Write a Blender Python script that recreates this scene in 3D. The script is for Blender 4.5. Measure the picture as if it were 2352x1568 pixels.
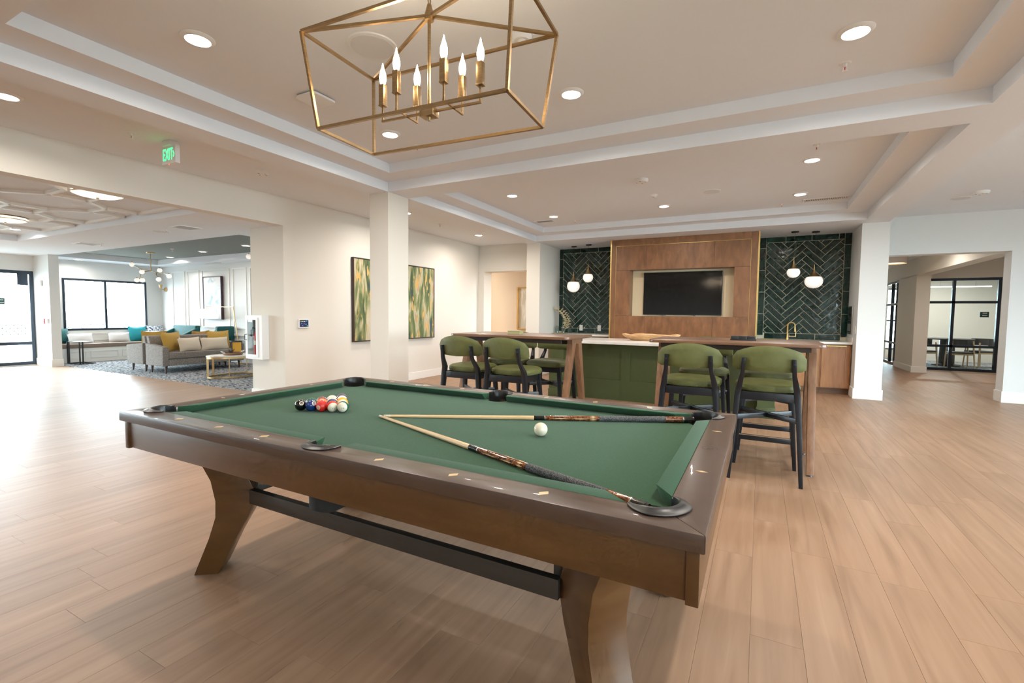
import bpy, bmesh, math, random
from mathutils import Vector, Matrix
PI = math.pi
random.seed(7)
for o in list(bpy.data.objects): bpy.data.objects.remove(o)
SC = bpy.context.scene
C = SC.collection

# ------------------------------------------------------------------ camera
cam_d = bpy.data.cameras.new('camera'); cam = bpy.data.objects.new('camera', cam_d); C.objects.link(cam)
cam_d.sensor_fit = 'HORIZONTAL'; cam_d.sensor_width = 36.0; cam_d.lens = 16.56
cam_d.clip_start = 0.05; cam_d.clip_end = 400
def cam_matrix(yaw, pitch, roll, loc):
    cy, sy, cp, sp = math.cos(yaw), math.sin(yaw), math.cos(pitch), math.sin(pitch)
    f = Vector((-sy*cp, cy*cp, -sp)); r = Vector((cy, sy, 0)); u = r.cross(f)
    cr, sr = math.cos(roll), math.sin(roll)
    r2 = r*cr + u*sr; u2 = u*cr - r*sr
    m = Matrix((r2, u2, -f)).transposed().to_4x4(); m.translation = loc
    return m
cam.matrix_world = cam_matrix(math.radians(27.794), math.radians(3.296), math.radians(0.637), Vector((0, 0, 1.265)))
SC.camera = cam

# ------------------------------------------------------------------ world, exposure
W = bpy.data.worlds.new('daylight'); SC.world = W; W.use_nodes = True
bg = W.node_tree.nodes['Background']; bg.inputs[0].default_value = (0.80, 0.91, 1.0, 1); bg.inputs[1].default_value = 27.0
SC.view_settings.view_transform = 'Standard'; SC.view_settings.look = 'None'
SC.view_settings.exposure = 0.22; SC.view_settings.gamma = 1.0; SC.view_settings.use_curve_mapping = False
SC.cycles.use_denoising = True
SC.cycles.max_bounces = 7; SC.cycles.diffuse_bounces = 4; SC.cycles.glossy_bounces = 3; SC.cycles.transmission_bounces = 4
SC.cycles.use_adaptive_sampling = True; SC.cycles.adaptive_threshold = 0.07; SC.cycles.adaptive_min_samples = 12
SC.cycles.transparent_max_bounces = 12
SC.cycles.caustics_reflective = False; SC.cycles.caustics_refractive = False
SC.cycles.sample_clamp_indirect = 4.0
DOWN_W = 19.0          # radiant watts of one recessed light

# ------------------------------------------------------------------ materials
MATS = {}
def mat(name, col=(0.8, 0.8, 0.8), rough=0.6, metal=0.0, spec=0.5, coat=0.0, emit=None, es=0.0, trans=0.0, bump=None, sheen=0.0):
    if name in MATS: return MATS[name]
    m = bpy.data.materials.new(name); m.use_nodes = True; nt = m.node_tree
    b = nt.nodes['Principled BSDF']
    b.inputs['Base Color'].default_value = (*col, 1); b.inputs['Roughness'].default_value = rough
    b.inputs['Metallic'].default_value = metal; b.inputs['Specular IOR Level'].default_value = spec
    b.inputs['Coat Weight'].default_value = coat; b.inputs['Transmission Weight'].default_value = trans
    b.inputs['Sheen Weight'].default_value = sheen
    if emit: b.inputs['Emission Color'].default_value = (*emit, 1); b.inputs['Emission Strength'].default_value = es
    if bump:
        scale, strength = bump
        n = nt.nodes.new('ShaderNodeTexNoise'); n.inputs['Scale'].default_value = scale; n.inputs['Detail'].default_value = 4
        tc = nt.nodes.new('ShaderNodeTexCoord'); nt.links.new(tc.outputs['Object'], n.inputs['Vector'])
        bp = nt.nodes.new('ShaderNodeBump'); bp.inputs['Strength'].default_value = strength; bp.inputs['Distance'].default_value = 0.01
        nt.links.new(n.outputs['Fac'], bp.inputs['Height']); nt.links.new(bp.outputs['Normal'], b.inputs['Normal'])
    MATS[name] = m; return m
def N(nt, t, **kw):
    n = nt.nodes.new(t)
    for k, v in kw.items():
        if k in n.inputs: n.inputs[k].default_value = v
        else: setattr(n, k, v)
    return n
def ramp(nt, stops, interp='LINEAR'):
    r = nt.nodes.new('ShaderNodeValToRGB'); cr = r.color_ramp; cr.interpolation = interp
    while len(cr.elements) > 1: cr.elements.remove(cr.elements[-1])
    cr.elements[0].position = stops[0][0]; cr.elements[0].color = (*stops[0][1], 1)
    for p, c in stops[1:]:
        e = cr.elements.new(p); e.color = (*c, 1)
    return r
def noisy(name, stops, scale=(1, 1, 1), nscale=5.0, detail=5.0, rough=0.5, coord='Object', spec=0.5, coat=0.0, bump=0.0, rand=False, metal=0.0, sheen=0.0, world=False, distort=0.0):
    """procedural colour from one stretched noise through a ramp, optional bump, optional shift per object and island"""
    if name in MATS: return MATS[name]
    m = mat(name, rough=rough, spec=spec, coat=coat, metal=metal, sheen=sheen); nt = m.node_tree; L = nt.links
    b = nt.nodes['Principled BSDF']
    if world:
        g = N(nt, 'ShaderNodeNewGeometry'); src = g.outputs['Position']
    else:
        tc = N(nt, 'ShaderNodeTexCoord'); src = tc.outputs[coord]
    mp = N(nt, 'ShaderNodeMapping'); mp.inputs['Scale'].default_value = scale; L.new(src, mp.inputs['Vector'])
    vec = mp.outputs['Vector']
    rnd = None
    if rand:
        oi = N(nt, 'ShaderNodeObjectInfo'); gi = N(nt, 'ShaderNodeNewGeometry')
        ad = N(nt, 'ShaderNodeMath', operation='ADD'); L.new(oi.outputs['Random'], ad.inputs[0]); L.new(gi.outputs['Random Per Island'], ad.inputs[1])
        fr = N(nt, 'ShaderNodeMath', operation='FRACT'); L.new(ad.outputs[0], fr.inputs[0]); rnd = fr.outputs[0]
        cm = N(nt, 'ShaderNodeCombineXYZ'); ml = N(nt, 'ShaderNodeMath', operation='MULTIPLY'); ml.inputs[1].default_value = 37.0
        L.new(rnd, ml.inputs[0]); L.new(ml.outputs[0], cm.inputs[0]); L.new(ml.outputs[0], cm.inputs[1])
        va = N(nt, 'ShaderNodeVectorMath', operation='ADD'); L.new(vec, va.inputs[0]); L.new(cm.outputs[0], va.inputs[1]); vec = va.outputs[0]
    n = N(nt, 'ShaderNodeTexNoise'); n.inputs['Scale'].default_value = nscale; n.inputs['Detail'].default_value = detail; n.inputs['Distortion'].default_value = distort
    L.new(vec, n.inputs['Vector'])
    r = ramp(nt, stops); L.new(n.outputs['Fac'], r.inputs['Fac']); out = r.outputs['Color']
    if rand:
        hs = N(nt, 'ShaderNodeHueSaturation'); mr = N(nt, 'ShaderNodeMapRange'); mr.inputs['To Min'].default_value = 0.93; mr.inputs['To Max'].default_value = 1.06
        L.new(rnd, mr.inputs['Value']); L.new(mr.outputs[0], hs.inputs['Value']); L.new(out, hs.inputs['Color']); out = hs.outputs['Color']
    L.new(out, b.inputs['Base Color'])
    if bump:
        bp = N(nt, 'ShaderNodeBump'); bp.inputs['Strength'].default_value = bump; bp.inputs['Distance'].default_value = 0.004
        L.new(n.outputs['Fac'], bp.inputs['Height']); L.new(bp.outputs['Normal'], b.inputs['Normal'])
    return m

M_WALL = mat('wall_paint', (0.76, 0.72, 0.65), 0.75, spec=0.3)
M_WALLC = mat('cool_white_paint', (0.75, 0.755, 0.74), 0.7, spec=0.3)
M_CEIL = mat('ceiling_paint', (0.82, 0.855, 0.905), 0.85, spec=0.2)
M_TAN = mat('dim_alcove_tan', (0.56, 0.42, 0.29), 0.75, spec=0.3)  # the unlit alcove's dimness is put into this darker tan
M_TRIM = mat('trim_paint', (0.84, 0.82, 0.78), 0.45, spec=0.4)
M_DARKCEIL = mat('dark_ceiling_paint', (0.16, 0.165, 0.15), 0.75, spec=0.3)
M_FLOOR = noisy('plank_vinyl', [(0.25, (0.25, 0.142, 0.082)), (0.45, (0.305, 0.180, 0.108)), (0.6, (0.335, 0.202, 0.124)), (0.8, (0.38, 0.236, 0.15))],
                scale=(20, 1.3, 1), nscale=1.0, detail=6, rough=0.43, spec=0.4, world=True, rand=True, bump=0.03, distort=0.5)
M_GAP = mat('plank_gap', (0.20, 0.125, 0.085), 0.9)
M_WALNUT = noisy('pool_table_wood', [(0.3, (0.066, 0.026, 0.006)), (0.5, (0.080, 0.033, 0.008)), (0.75, (0.100, 0.044, 0.012))],
                 scale=(1.0, 1.0, 6), nscale=3.0, rough=0.30, coat=0.2, coord='Object')
M_RAILW = noisy('pool_rail_wood', [(0.3, (0.060, 0.033, 0.021)), (0.55, (0.068, 0.038, 0.024)), (0.8, (0.078, 0.044, 0.029))],
                scale=(4, 4, 4), nscale=3.0, rough=0.34, coat=0.15, coord='Object')
M_FELT = noisy('green_billiard_cloth', [(0.3, (0.025, 0.074, 0.037)), (0.7, (0.031, 0.088, 0.045))], nscale=160, detail=3, rough=0.95, spec=0.1, sheen=0.12)
M_RUBBER = mat('black_pocket_rubber', (0.014, 0.0135, 0.014), 0.36)
M_BLACKHOLE = mat('pocket_leather', (0.008, 0.008, 0.008), 0.8)
M_DMETAL = mat('dark_bronze_metal', (0.055, 0.045, 0.036), 0.45, metal=0.4)
M_BRASS = noisy('brushed_brass', [(0.3, (0.50, 0.34, 0.16)), (0.7, (0.62, 0.44, 0.22))], scale=(6, 6, 60), nscale=3, rough=0.32, metal=1.0)
M_ABRASS = noisy('antique_brass', [(0.3, (0.30, 0.20, 0.10)), (0.7, (0.42, 0.29, 0.15))], scale=(6, 6, 60), nscale=3, rough=0.33, metal=1.0)
M_GOLD = mat('gold_strip', (0.72, 0.50, 0.18), 0.3, metal=1.0)
M_INLAY = mat('pale_inlay', (0.72, 0.52, 0.27), 0.3)
M_BULB = mat('lit_bulb', (1, 1, 1), 0.2, emit=(1.0, 0.80, 0.55), es=22)
M_LENS = mat('lit_lens', (1, 1, 1), 0.4, emit=(1.0, 0.93, 0.84), es=14)
M_GLOBE = mat('lit_glass_globe', (1, 0.97, 0.93), 0.2, emit=(1.0, 0.90, 0.78), es=0.5)
M_WHITEPL = mat('white_plastic', (0.82, 0.82, 0.81), 0.45)
M_GREYPL = mat('speaker_grille_white', (0.70, 0.70, 0.71), 0.8)
M_OLIVE = noisy('olive_upholstery', [(0.3, (0.088, 0.092, 0.026)), (0.7, (0.112, 0.116, 0.036))], nscale=14, detail=4, rough=0.62, spec=0.35)
M_NAVYW = mat('blue_black_stained_wood', (0.0075, 0.009, 0.0125), 0.36)
M_TABLEW = noisy('bar_table_walnut', [(0.3, (0.12, 0.058, 0.030)), (0.55, (0.165, 0.080, 0.041)), (0.8, (0.22, 0.11, 0.058))], scale=(3, 20, 20), nscale=2.2, rough=0.34, coat=0.2)
M_LEGW = noisy('bar_table_leg_walnut', [(0.3, (0.19, 0.09, 0.046)), (0.6, (0.26, 0.13, 0.068)), (0.85, (0.32, 0.165, 0.09))], scale=(20, 20, 3), nscale=2.2, rough=0.4)
M_PANELW = noisy('stained_maple_veneer', [(0.25, (0.125, 0.050, 0.019)), (0.5, (0.19, 0.080, 0.031)), (0.8, (0.26, 0.115, 0.048))], scale=(5, 5, 1.6), nscale=2.4, detail=7, rough=0.40, coat=0.15, distort=0.5, rand=True)
M_CABW = noisy('stained_maple_cabinet', [(0.25, (0.25, 0.10, 0.032)), (0.5, (0.32, 0.14, 0.050)), (0.8, (0.40, 0.185, 0.072))], scale=(10, 10, 1.4), nscale=2.0, detail=6, rough=0.4, coat=0.15)
M_GREENP = mat('green_cabinet_paint', (0.058, 0.072, 0.021), 0.5)
M_QUARTZ = noisy('white_quartz', [(0.3, (0.74, 0.70, 0.66)), (0.7, (0.82, 0.79, 0.75))], nscale=9, rough=0.16)
M_GROUT = mat('cream_grout', (0.60, 0.56, 0.42), 0.9)
def tile_mat():
    m = noisy('glazed_green_tile', [(0.25, (0.003, 0.014, 0.010)), (0.5, (0.005, 0.026, 0.018)), (0.8, (0.011, 0.045, 0.032))], nscale=7, detail=4, rough=0.12, coat=0.2, rand=True, world=True)
    nt = m.node_tree; b = nt.nodes['Principled BSDF']
    g = N(nt, 'ShaderNodeNewGeometry'); n = N(nt, 'ShaderNodeTexNoise'); n.inputs['Scale'].default_value = 9; n.inputs['Detail'].default_value = 1.5
    nt.links.new(g.outputs['Position'], n.inputs['Vector'])
    bp = N(nt, 'ShaderNodeBump'); bp.inputs['Strength'].default_value = 0.35; bp.inputs['Distance'].default_value = 0.012
    nt.links.new(n.outputs['Fac'], bp.inputs['Height']); nt.links.new(bp.outputs['Normal'], b.inputs['Normal'])
    nt.links.new(bp.outputs['Normal'], b.inputs['Coat Normal'])
    return m
M_TILE = tile_mat()
M_TV = mat('tv_glass', (0.005, 0.0048, 0.0045), 0.10, spec=0.45)
M_BLACK = mat('black_satin', (0.014, 0.014, 0.015), 0.4)
M_FRAMEB = mat('dark_blue_black_frame', (0.020, 0.030, 0.045), 0.35, metal=0.3)
M_CREAM = mat('cream_niche_paint', (0.80, 0.65, 0.42), 0.7)
M_BROWNFR = mat('dark_brown_frame', (0.055, 0.028, 0.018), 0.45)
M_GOLDFR = mat('ochre_wood_frame', (0.42, 0.22, 0.05), 0.4)
M_TWEED = noisy('taupe_tweed', [(0.35, (0.12, 0.105, 0.094)), (0.5, (0.22, 0.195, 0.175)), (0.65, (0.34, 0.31, 0.285))], nscale=130, detail=3, rough=0.9, spec=0.15)
M_DLEG = mat('dark_wood_leg', (0.055, 0.028, 0.02), 0.45)
M_MUSTARD = mat('mustard_velvet', (0.43, 0.25, 0.035), 0.8, sheen=0.4, bump=(20, 0.2))
M_LINEN = mat('cream_linen', (0.66, 0.56, 0.44), 0.9, bump=(60, 0.3))
M_WHITELN = mat('white_linen', (0.80, 0.78, 0.76), 0.9, bump=(60, 0.3))
M_TEAL = mat('teal_velvet', (0.004, 0.095, 0.095), 0.75, sheen=0.2, bump=(14, 0.3))
M_PATTERN = noisy('blue_white_pattern', [(0.44, (0.05, 0.07, 0.14)), (0.50, (0.7, 0.72, 0.75)), (0.56, (0.75, 0.77, 0.8))], nscale=22, rough=0.9)
M_BENCHC = mat('brown_vinyl_cushion', (0.20, 0.135, 0.10), 0.45)
M_CARPET = noisy('grey_blue_carpet', [(0.36, (0.035, 0.048, 0.07)), (0.46, (0.16, 0.175, 0.20)), (0.54, (0.48, 0.46, 0.44)), (0.64, (0.12, 0.13, 0.15))], scale=(1, 2.0, 1), nscale=11, detail=5, rough=0.97, spec=0.05, world=True, bump=0.4)
M_MARBLE = noisy('white_marble', [(0.4, (0.80, 0.77, 0.73)), (0.55, (0.86, 0.84, 0.81)), (0.6, (0.70, 0.68, 0.66))], nscale=5, rough=0.18)
M_RED = mat('extinguisher_red', (0.50, 0.018, 0.02), 0.3)
M_BOWLW = noisy('raw_olive_wood', [(0.3, (0.36, 0.19, 0.075)), (0.6, (0.55, 0.33, 0.15)), (0.8, (0.66, 0.44, 0.22))], scale=(2, 14, 14), nscale=2, rough=0.6, distort=1.0)
M_DRIED = mat('dried_palm', (0.42, 0.35, 0.21), 0.9)
M_KRAFT = mat('tan_leather_box', (0.36, 0.33, 0.16), 0.6)
M_EXITG = mat('lit_green_letters', (0.0, 0.4, 0.1), 0.4, emit=(0.05, 1.0, 0.25), es=2.2)
M_ASH = mat('pale_ash_wood', (0.55, 0.38, 0.22), 0.5)
M_CHAR = mat('charcoal_upholstery', (0.045, 0.04, 0.038), 0.7)
M_SIGN = mat('dark_green_sign', (0.012, 0.055, 0.045), 0.4)
M_SHADE = mat('lit_linen_shade', (0.9, 0.85, 0.78), 0.9, emit=(1.0, 0.83, 0.66), es=0.75)
M_OUT = mat('pale_concrete', (0.62, 0.62, 0.60), 0.9)
M_CHROME = mat('polished_steel', (0.62, 0.60, 0.57), 0.18, metal=1.0)
def glass_mat(name, tint=(0.93, 0.98, 0.98), refl=0.10):
    m = bpy.data.materials.new(name); m.use_nodes = True; nt = m.node_tree; nt.nodes.clear()
    o = N(nt, 'ShaderNodeOutputMaterial'); mx = N(nt, 'ShaderNodeMixShader'); t = N(nt, 'ShaderNodeBsdfTransparent'); g = N(nt, 'ShaderNodeBsdfGlossy')
    t.inputs[0].default_value = (*tint, 1); g.inputs['Roughness'].default_value = 0.02
    lw = N(nt, 'ShaderNodeLayerWeight'); lw.inputs['Blend'].default_value = 0.5
    pw = N(nt, 'ShaderNodeMath', operation='POWER'); pw.inputs[1].default_value = 5.0; nt.links.new(lw.outputs['Facing'], pw.inputs[0])
    ml = N(nt, 'ShaderNodeMath', operation='MULTIPLY_ADD'); ml.inputs[1].default_value = 0.45; ml.inputs[2].default_value = 0.25*refl; nt.links.new(pw.outputs[0], ml.inputs[0])
    nt.links.new(ml.outputs[0], mx.inputs[0]); nt.links.new(t.outputs[0], mx.inputs[1]); nt.links.new(g.outputs[0], mx.inputs[2]); nt.links.new(mx.outputs[0], o.inputs[0])
    MATS[name] = m; return m
M_GLASS = glass_mat('window_glass'); M_JAR = glass_mat('jar_glass', (0.85, 0.9, 0.9), 0.3)

# ------------------------------------------------------------------ mesh helpers
def nb(): return bmesh.new()
def box(bm, x0, x1, y0, y1, z0, z1):
    v = [bm.verts.new(p) for p in ((x0, y0, z0), (x1, y0, z0), (x1, y1, z0), (x0, y1, z0), (x0, y0, z1), (x1, y0, z1), (x1, y1, z1), (x0, y1, z1))]
    for f in ((0, 3, 2, 1), (4, 5, 6, 7), (0, 1, 5, 4), (1, 2, 6, 5), (2, 3, 7, 6), (3, 0, 4, 7)): bm.faces.new([v[i] for i in f])
    return bm
def bxs(x0, x1, y0, y1, z0, z1): return box(nb(), x0, x1, y0, y1, z0, z1)
def hexa(bm, a, b):
    """8 corners: bottom ring a (4), top ring b (4)"""
    va = [bm.verts.new(p) for p in a]; vb = [bm.verts.new(p) for p in b]; n = len(va)
    bm.faces.new(va[::-1]); bm.faces.new(vb)
    for i in range(n): bm.faces.new((va[i], va[(i+1) % n], vb[(i+1) % n], vb[i]))
    return bm
def prism(bm, pts, lo, hi, axis='z'):
    f = {'z': lambda p, h: (p[0], p[1], h), 'y': lambda p, h: (p[0], h, p[1]), 'x': lambda p, h: (h, p[0], p[1])}[axis]
    return hexa(bm, [f(p, lo) for p in pts], [f(p, hi) for p in pts])
def frame_of(d):
    d = d.normalized(); a = Vector((0, 0, 1)) if abs(d.z) < 0.9 else Vector((1, 0, 0))
    s = d.cross(a).normalized(); return s, s.cross(d).normalized()
def cyl(bm, p0, p1, r0, r1=None, n=12, caps=True):
    p0, p1 = Vector(p0), Vector(p1); r1 = r0 if r1 is None else r1
    s, u = frame_of(p1 - p0)
    A = [bm.verts.new(p0 + (s*math.cos(2*PI*i/n) + u*math.sin(2*PI*i/n))*r0) for i in range(n)]
    B = [bm.verts.new(p1 + (s*math.cos(2*PI*i/n) + u*math.sin(2*PI*i/n))*r1) for i in range(n)]
    for i in range(n): bm.faces.new((A[i], A[(i+1) % n], B[(i+1) % n], B[i]))
    if caps: bm.faces.new(A[::-1]); bm.faces.new(B)
    return bm
def bar(bm, p0, p1, w, h=None, up=None):
    """square bar from p0 to p1"""
    p0, p1 = Vector(p0), Vector(p1); h = w if h is None else h
    d = (p1 - p0).normalized()
    if up is None: s, u = frame_of(d)
    else:
        s = d.cross(Vector(up)).normalized(); u = s.cross(d).normalized()
    q = [s*w/2 + u*h/2, -s*w/2 + u*h/2, -s*w/2 - u*h/2, s*w/2 - u*h/2]
    return hexa(bm, [p0 + k for k in q], [p1 + k for k in q])
def tube(bm, pts, r, n=8, closed=False):
    pts = [Vector(p) for p in pts]; R = r if isinstance(r, (list, tuple)) else [r]*len(pts)
    rings = []; m = len(pts); prev = None
    for i, p in enumerate(pts):
        a = pts[(i-1) % m] if (i or closed) else p; b = pts[(i+1) % m] if (i < m-1 or closed) else p
        d = (b - a).normalized()
        if prev is None: s, u = frame_of(d)
        else:
            s = (prev - d*prev.dot(d)).normalized(); u = s.cross(d).normalized()
        prev = s
        rings.append([bm.verts.new(p + (s*math.cos(2*PI*k/n) + u*math.sin(2*PI*k/n))*R[i]) for k in range(n)])
    for i in range(m if closed else m-1):
        A, B = rings[i], rings[(i+1) % m]
        for k in range(n): bm.faces.new((A[k], A[(k+1) % n], B[(k+1) % n], B[k]))
    if not closed: bm.faces.new(rings[0][::-1]); bm.faces.new(rings[-1])
    return bm
def lathe(bm, prof, c=(0, 0, 0), n=24):
    cx, cy, cz = c; rings = []
    for r, z in prof:
        if r < 1e-6: rings.append([bm.verts.new((cx, cy, cz+z))])
        else: rings.append([bm.verts.new((cx + r*math.cos(2*PI*k/n), cy + r*math.sin(2*PI*k/n), cz+z)) for k in range(n)])
    for A, B in zip(rings, rings[1:]):
        if len(A) == 1 and len(B) == 1: continue
        for k in range(n):
            if len(A) == 1: bm.faces.new((A[0], B[(k+1) % n], B[k]))
            elif len(B) == 1: bm.faces.new((A[k], A[(k+1) % n], B[0]))
            else: bm.faces.new((A[k], A[(k+1) % n], B[(k+1) % n], B[k]))
    if len(rings[0]) > 1: bm.faces.new(rings[0][::-1])
    if len(rings[-1]) > 1: bm.faces.new(rings[-1])
    return bm
def ball(bm, c, r, n=20, m=12, sz=1.0):
    return lathe(bm, [(r*math.sin(PI*i/m), -r*sz*math.cos(PI*i/m)) for i in range(m+1)], c, n)
def arc(cx, cy, r, a0, a1, n=10): return [(cx + r*math.cos(a0 + (a1-a0)*i/n), cy + r*math.sin(a0 + (a1-a0)*i/n)) for i in range(n+1)]
def rrect(x0, x1, y0, y1, r, n=4):
    return arc(x1-r, y0+r, r, -PI/2, 0, n) + arc(x1-r, y1-r, r, 0, PI/2, n) + arc(x0+r, y1-r, r, PI/2, PI, n) + arc(x0+r, y0+r, r, PI, 1.5*PI, n)
def pillow_bm(w, h, t, n=8, dent=0.0):
    """a stuffed cushion standing in the xz plane, its bottom edge at z=0"""
    bm = nb(); top, bot = [], []
    for j in range(n+1):
        a, b_ = [], []
        for i in range(n+1):
            u, v = i/n*2-1, j/n*2-1
            k = (max(0, (1-u*u))*max(0, (1-v*v)))**0.45
            px, pz = u*w/2*(1-0.07*(1-v*v)), (v*h/2*(1-0.07*(1-u*u))) + h/2
            pz -= dent*max(0, v)*(1-u*u)*h
            a.append(bm.verts.new((px, -t/2*k, pz)))
            b_.append(a[-1] if (i in (0, n) or j in (0, n)) else bm.verts.new((px, t/2*k, pz)))
        top.append(a); bot.append(b_)
    for j in range(n):
        for i in range(n):
            bm.faces.new((top[j][i], top[j][i+1], top[j+1][i+1], top[j+1][i]))
            bm.faces.new((bot[j][i], bot[j+1][i], bot[j+1][i+1], bot[j][i+1]))
    return bm
def clip_poly(poly, x0, x1, y0, y1):
    def cut(P, f, val, ax, sgn):
        out = []
        for i in range(len(P)):
            a, b = P[i], P[(i+1) % len(P)]; ia, ib = sgn*(a[ax]-val) >= -1e-9, sgn*(b[ax]-val) >= -1e-9
            if ia: out.append(a)
            if ia != ib:
                t = (val-a[ax])/(b[ax]-a[ax]); out.append((a[0]+(b[0]-a[0])*t, a[1]+(b[1]-a[1])*t))
        return out
    for ax, val, s in ((0, x0, 1), (0, x1, -1), (1, y0, 1), (1, y1, -1)):
        if poly: poly = cut(poly, None, val, ax, s)
    return poly
def area2(P): return 0.5*abs(sum(P[i][0]*P[(i+1) % len(P)][1]-P[(i+1) % len(P)][0]*P[i][1] for i in range(len(P))))

# ------------------------------------------------------------------ object helpers
def root_loc(o):
    v = Vector((0, 0, 0))
    while o is not None: v = v + o.location; o = o.parent
    return v
def finish(bm, bevel=0.0, smooth=True, seg=2, angle=35):
    bmesh.ops.recalc_face_normals(bm, faces=bm.faces)
    if bevel > 0:
        ed = [e for e in bm.edges if len(e.link_faces) == 2 and e.calc_face_angle(0) > math.radians(30)]
        bmesh.ops.bevel(bm, geom=ed, offset=bevel, segments=seg, profile=0.6, affect='EDGES', clamp_overlap=True)
        bmesh.ops.recalc_face_normals(bm, faces=bm.faces)
def mesh_of(name, bm, m, bevel=0.0, smooth=True, seg=2):
    finish(bm, bevel, smooth, seg)
    me = bpy.data.meshes.new(name); bm.to_mesh(me); bm.free()
    for mm in (m if isinstance(m, (list, tuple)) else [m]): me.materials.append(mm)
    if smooth:
        for p in me.polygons: p.use_smooth = True
        me.set_sharp_from_angle(angle=math.radians(35))
    return me
def obj(name, bm, m, parent=None, bevel=0.0, smooth=True, world=True, seg=2):
    """link a bmesh as ONE mesh object; a part's world coordinates are turned into its thing's own"""
    if parent is not None and world:
        bmesh.ops.translate(bm, verts=bm.verts, vec=-root_loc(parent))
    shift = None
    if parent is None:
        co = [v.co for v in bm.verts]
        shift = Vector(((min(c.x for c in co)+max(c.x for c in co))/2, (min(c.y for c in co)+max(c.y for c in co))/2, min(c.z for c in co)))
        bmesh.ops.translate(bm, verts=bm.verts, vec=-shift)
    o = bpy.data.objects.new(name, mesh_of(name, bm, m, bevel, smooth, seg)); C.objects.link(o)
    if parent is not None: o.parent = parent
    else: o.location = shift
    return o
def tag(o, label, cat, group=None, kind=None):
    o['label'] = label; o['category'] = cat
    if group: o['group'] = group
    if kind: o['kind'] = kind
    return o
def thing(name, label, cat, loc=(0, 0, 0), rz=0.0, group=None):
    o = bpy.data.objects.new(name, None); C.objects.link(o); o.empty_display_size = 0.1
    o.location = loc; o.rotation_euler = (0, 0, rz); return tag(o, label, cat, group)
def struct(name, bm, m, label, cat, bevel=0.0, smooth=False):
    return tag(obj(name, bm, m, None, bevel, smooth), label, cat, None, 'structure')
def dup(root, loc, rz, label, group=None):
    r = root.copy(); C.objects.link(r); r.location = loc; r.rotation_euler = (0, 0, rz); r['label'] = label
    if group: r['group'] = group
    for ch in list(root.children):
        c = ch.copy(); C.objects.link(c); c.parent = r
        for g in list(ch.children):
            d = g.copy(); C.objects.link(d); d.parent = c
    return r
def piece(name, me, loc, parent, rot=None):
    o = bpy.data.objects.new(name, me); C.objects.link(o); o.parent = parent; o.location = Vector(loc) - root_loc(parent)
    if rot: o.rotation_euler = rot
    return o
def text_bm(txt, size, depth=0.002):
    cu = bpy.data.curves.new('lettering', 'FONT'); cu.body = txt; cu.size = size; cu.extrude = depth/2; cu.align_x = 'CENTER'; cu.align_y = 'CENTER'; cu.resolution_u = 3
    t = bpy.data.objects.new('lettering', cu); C.objects.link(t)
    dg = bpy.context.evaluated_depsgraph_get(); me = bpy.data.meshes.new_from_object(t.evaluated_get(dg))
    bm = nb(); bm.from_mesh(me); bpy.data.objects.remove(t); bpy.data.curves.remove(cu); bpy.data.meshes.remove(me)
    return bm
def portal(loc, rot, sx, sy):
    """marks a window opening for the sampler; gives no light of its own"""
    l = bpy.data.lights.new('daylight_portal', 'AREA'); l.shape = 'RECTANGLE'; l.size = sx; l.size_y = sy; l.cycles.is_portal = True
    o = bpy.data.objects.new('daylight_portal', l); C.objects.link(o); o.location = loc; o.rotation_euler = rot; return o
# ================================================================== THE SETTING
ZS, Z1, Z2, ZTOP = 2.73, 2.842, 2.945, 3.06        # soffit, first tray step, tray top, upper side
ZC, ZR, ZL = 2.83, 2.92, 2.45                      # corridor, right side, lounge ceilings
TX0, TX1 = -4.05, 1.335                            # tray openings
# ---- main stepped tray ceiling over the game area and the bar
bm = nb()
for y0, y1 in ((0.44, 0.79), (4.42, 4.79), (8.68, 9.95)): box(bm, TX0, TX1, y0, y1, ZS, ZTOP)
box(bm, -4.35, TX0, 0.44, 9.95, ZS, ZTOP); box(bm, TX1, 1.67, 0.44, 9.95, ZS, ZTOP)
for y0, y1 in ((0.79, 4.42), (4.79, 8.68)):
    g = 0.285
    box(bm, TX0, TX0+g, y0, y1, Z1, ZTOP); box(bm, TX1-g, TX1, y0, y1, Z1, ZTOP)
    box(bm, TX0+g, TX1-g, y0, y0+g, Z1, ZTOP); box(bm, TX0+g, TX1-g, y1-g, y1, Z1, ZTOP)
    box(bm, TX0+g, TX1-g, y0+g, y1-g, Z2, ZTOP)
struct('ceiling', bm, M_CEIL, 'white ceiling with two stepped trays over the pool table and the bar', 'ceiling')
struct('ceiling_corridor', bxs(-5.83, -4.35, -4, 9.36, ZC, ZTOP), M_CEIL, 'flat corridor ceiling between the tray beam and the wall with the paintings', 'ceiling')
struct('ceiling_right', bxs(1.67, 6.2, -4, 9.84, ZR, ZTOP), M_CEIL, 'flat white ceiling in front of the wide hall opening', 'ceiling')
struct('ceiling_near', bxs(-4.35, 1.67, -4, 0.44, ZC, ZTOP), M_CEIL, 'flat white ceiling nearest the viewer above the open floor', 'ceiling')
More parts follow.
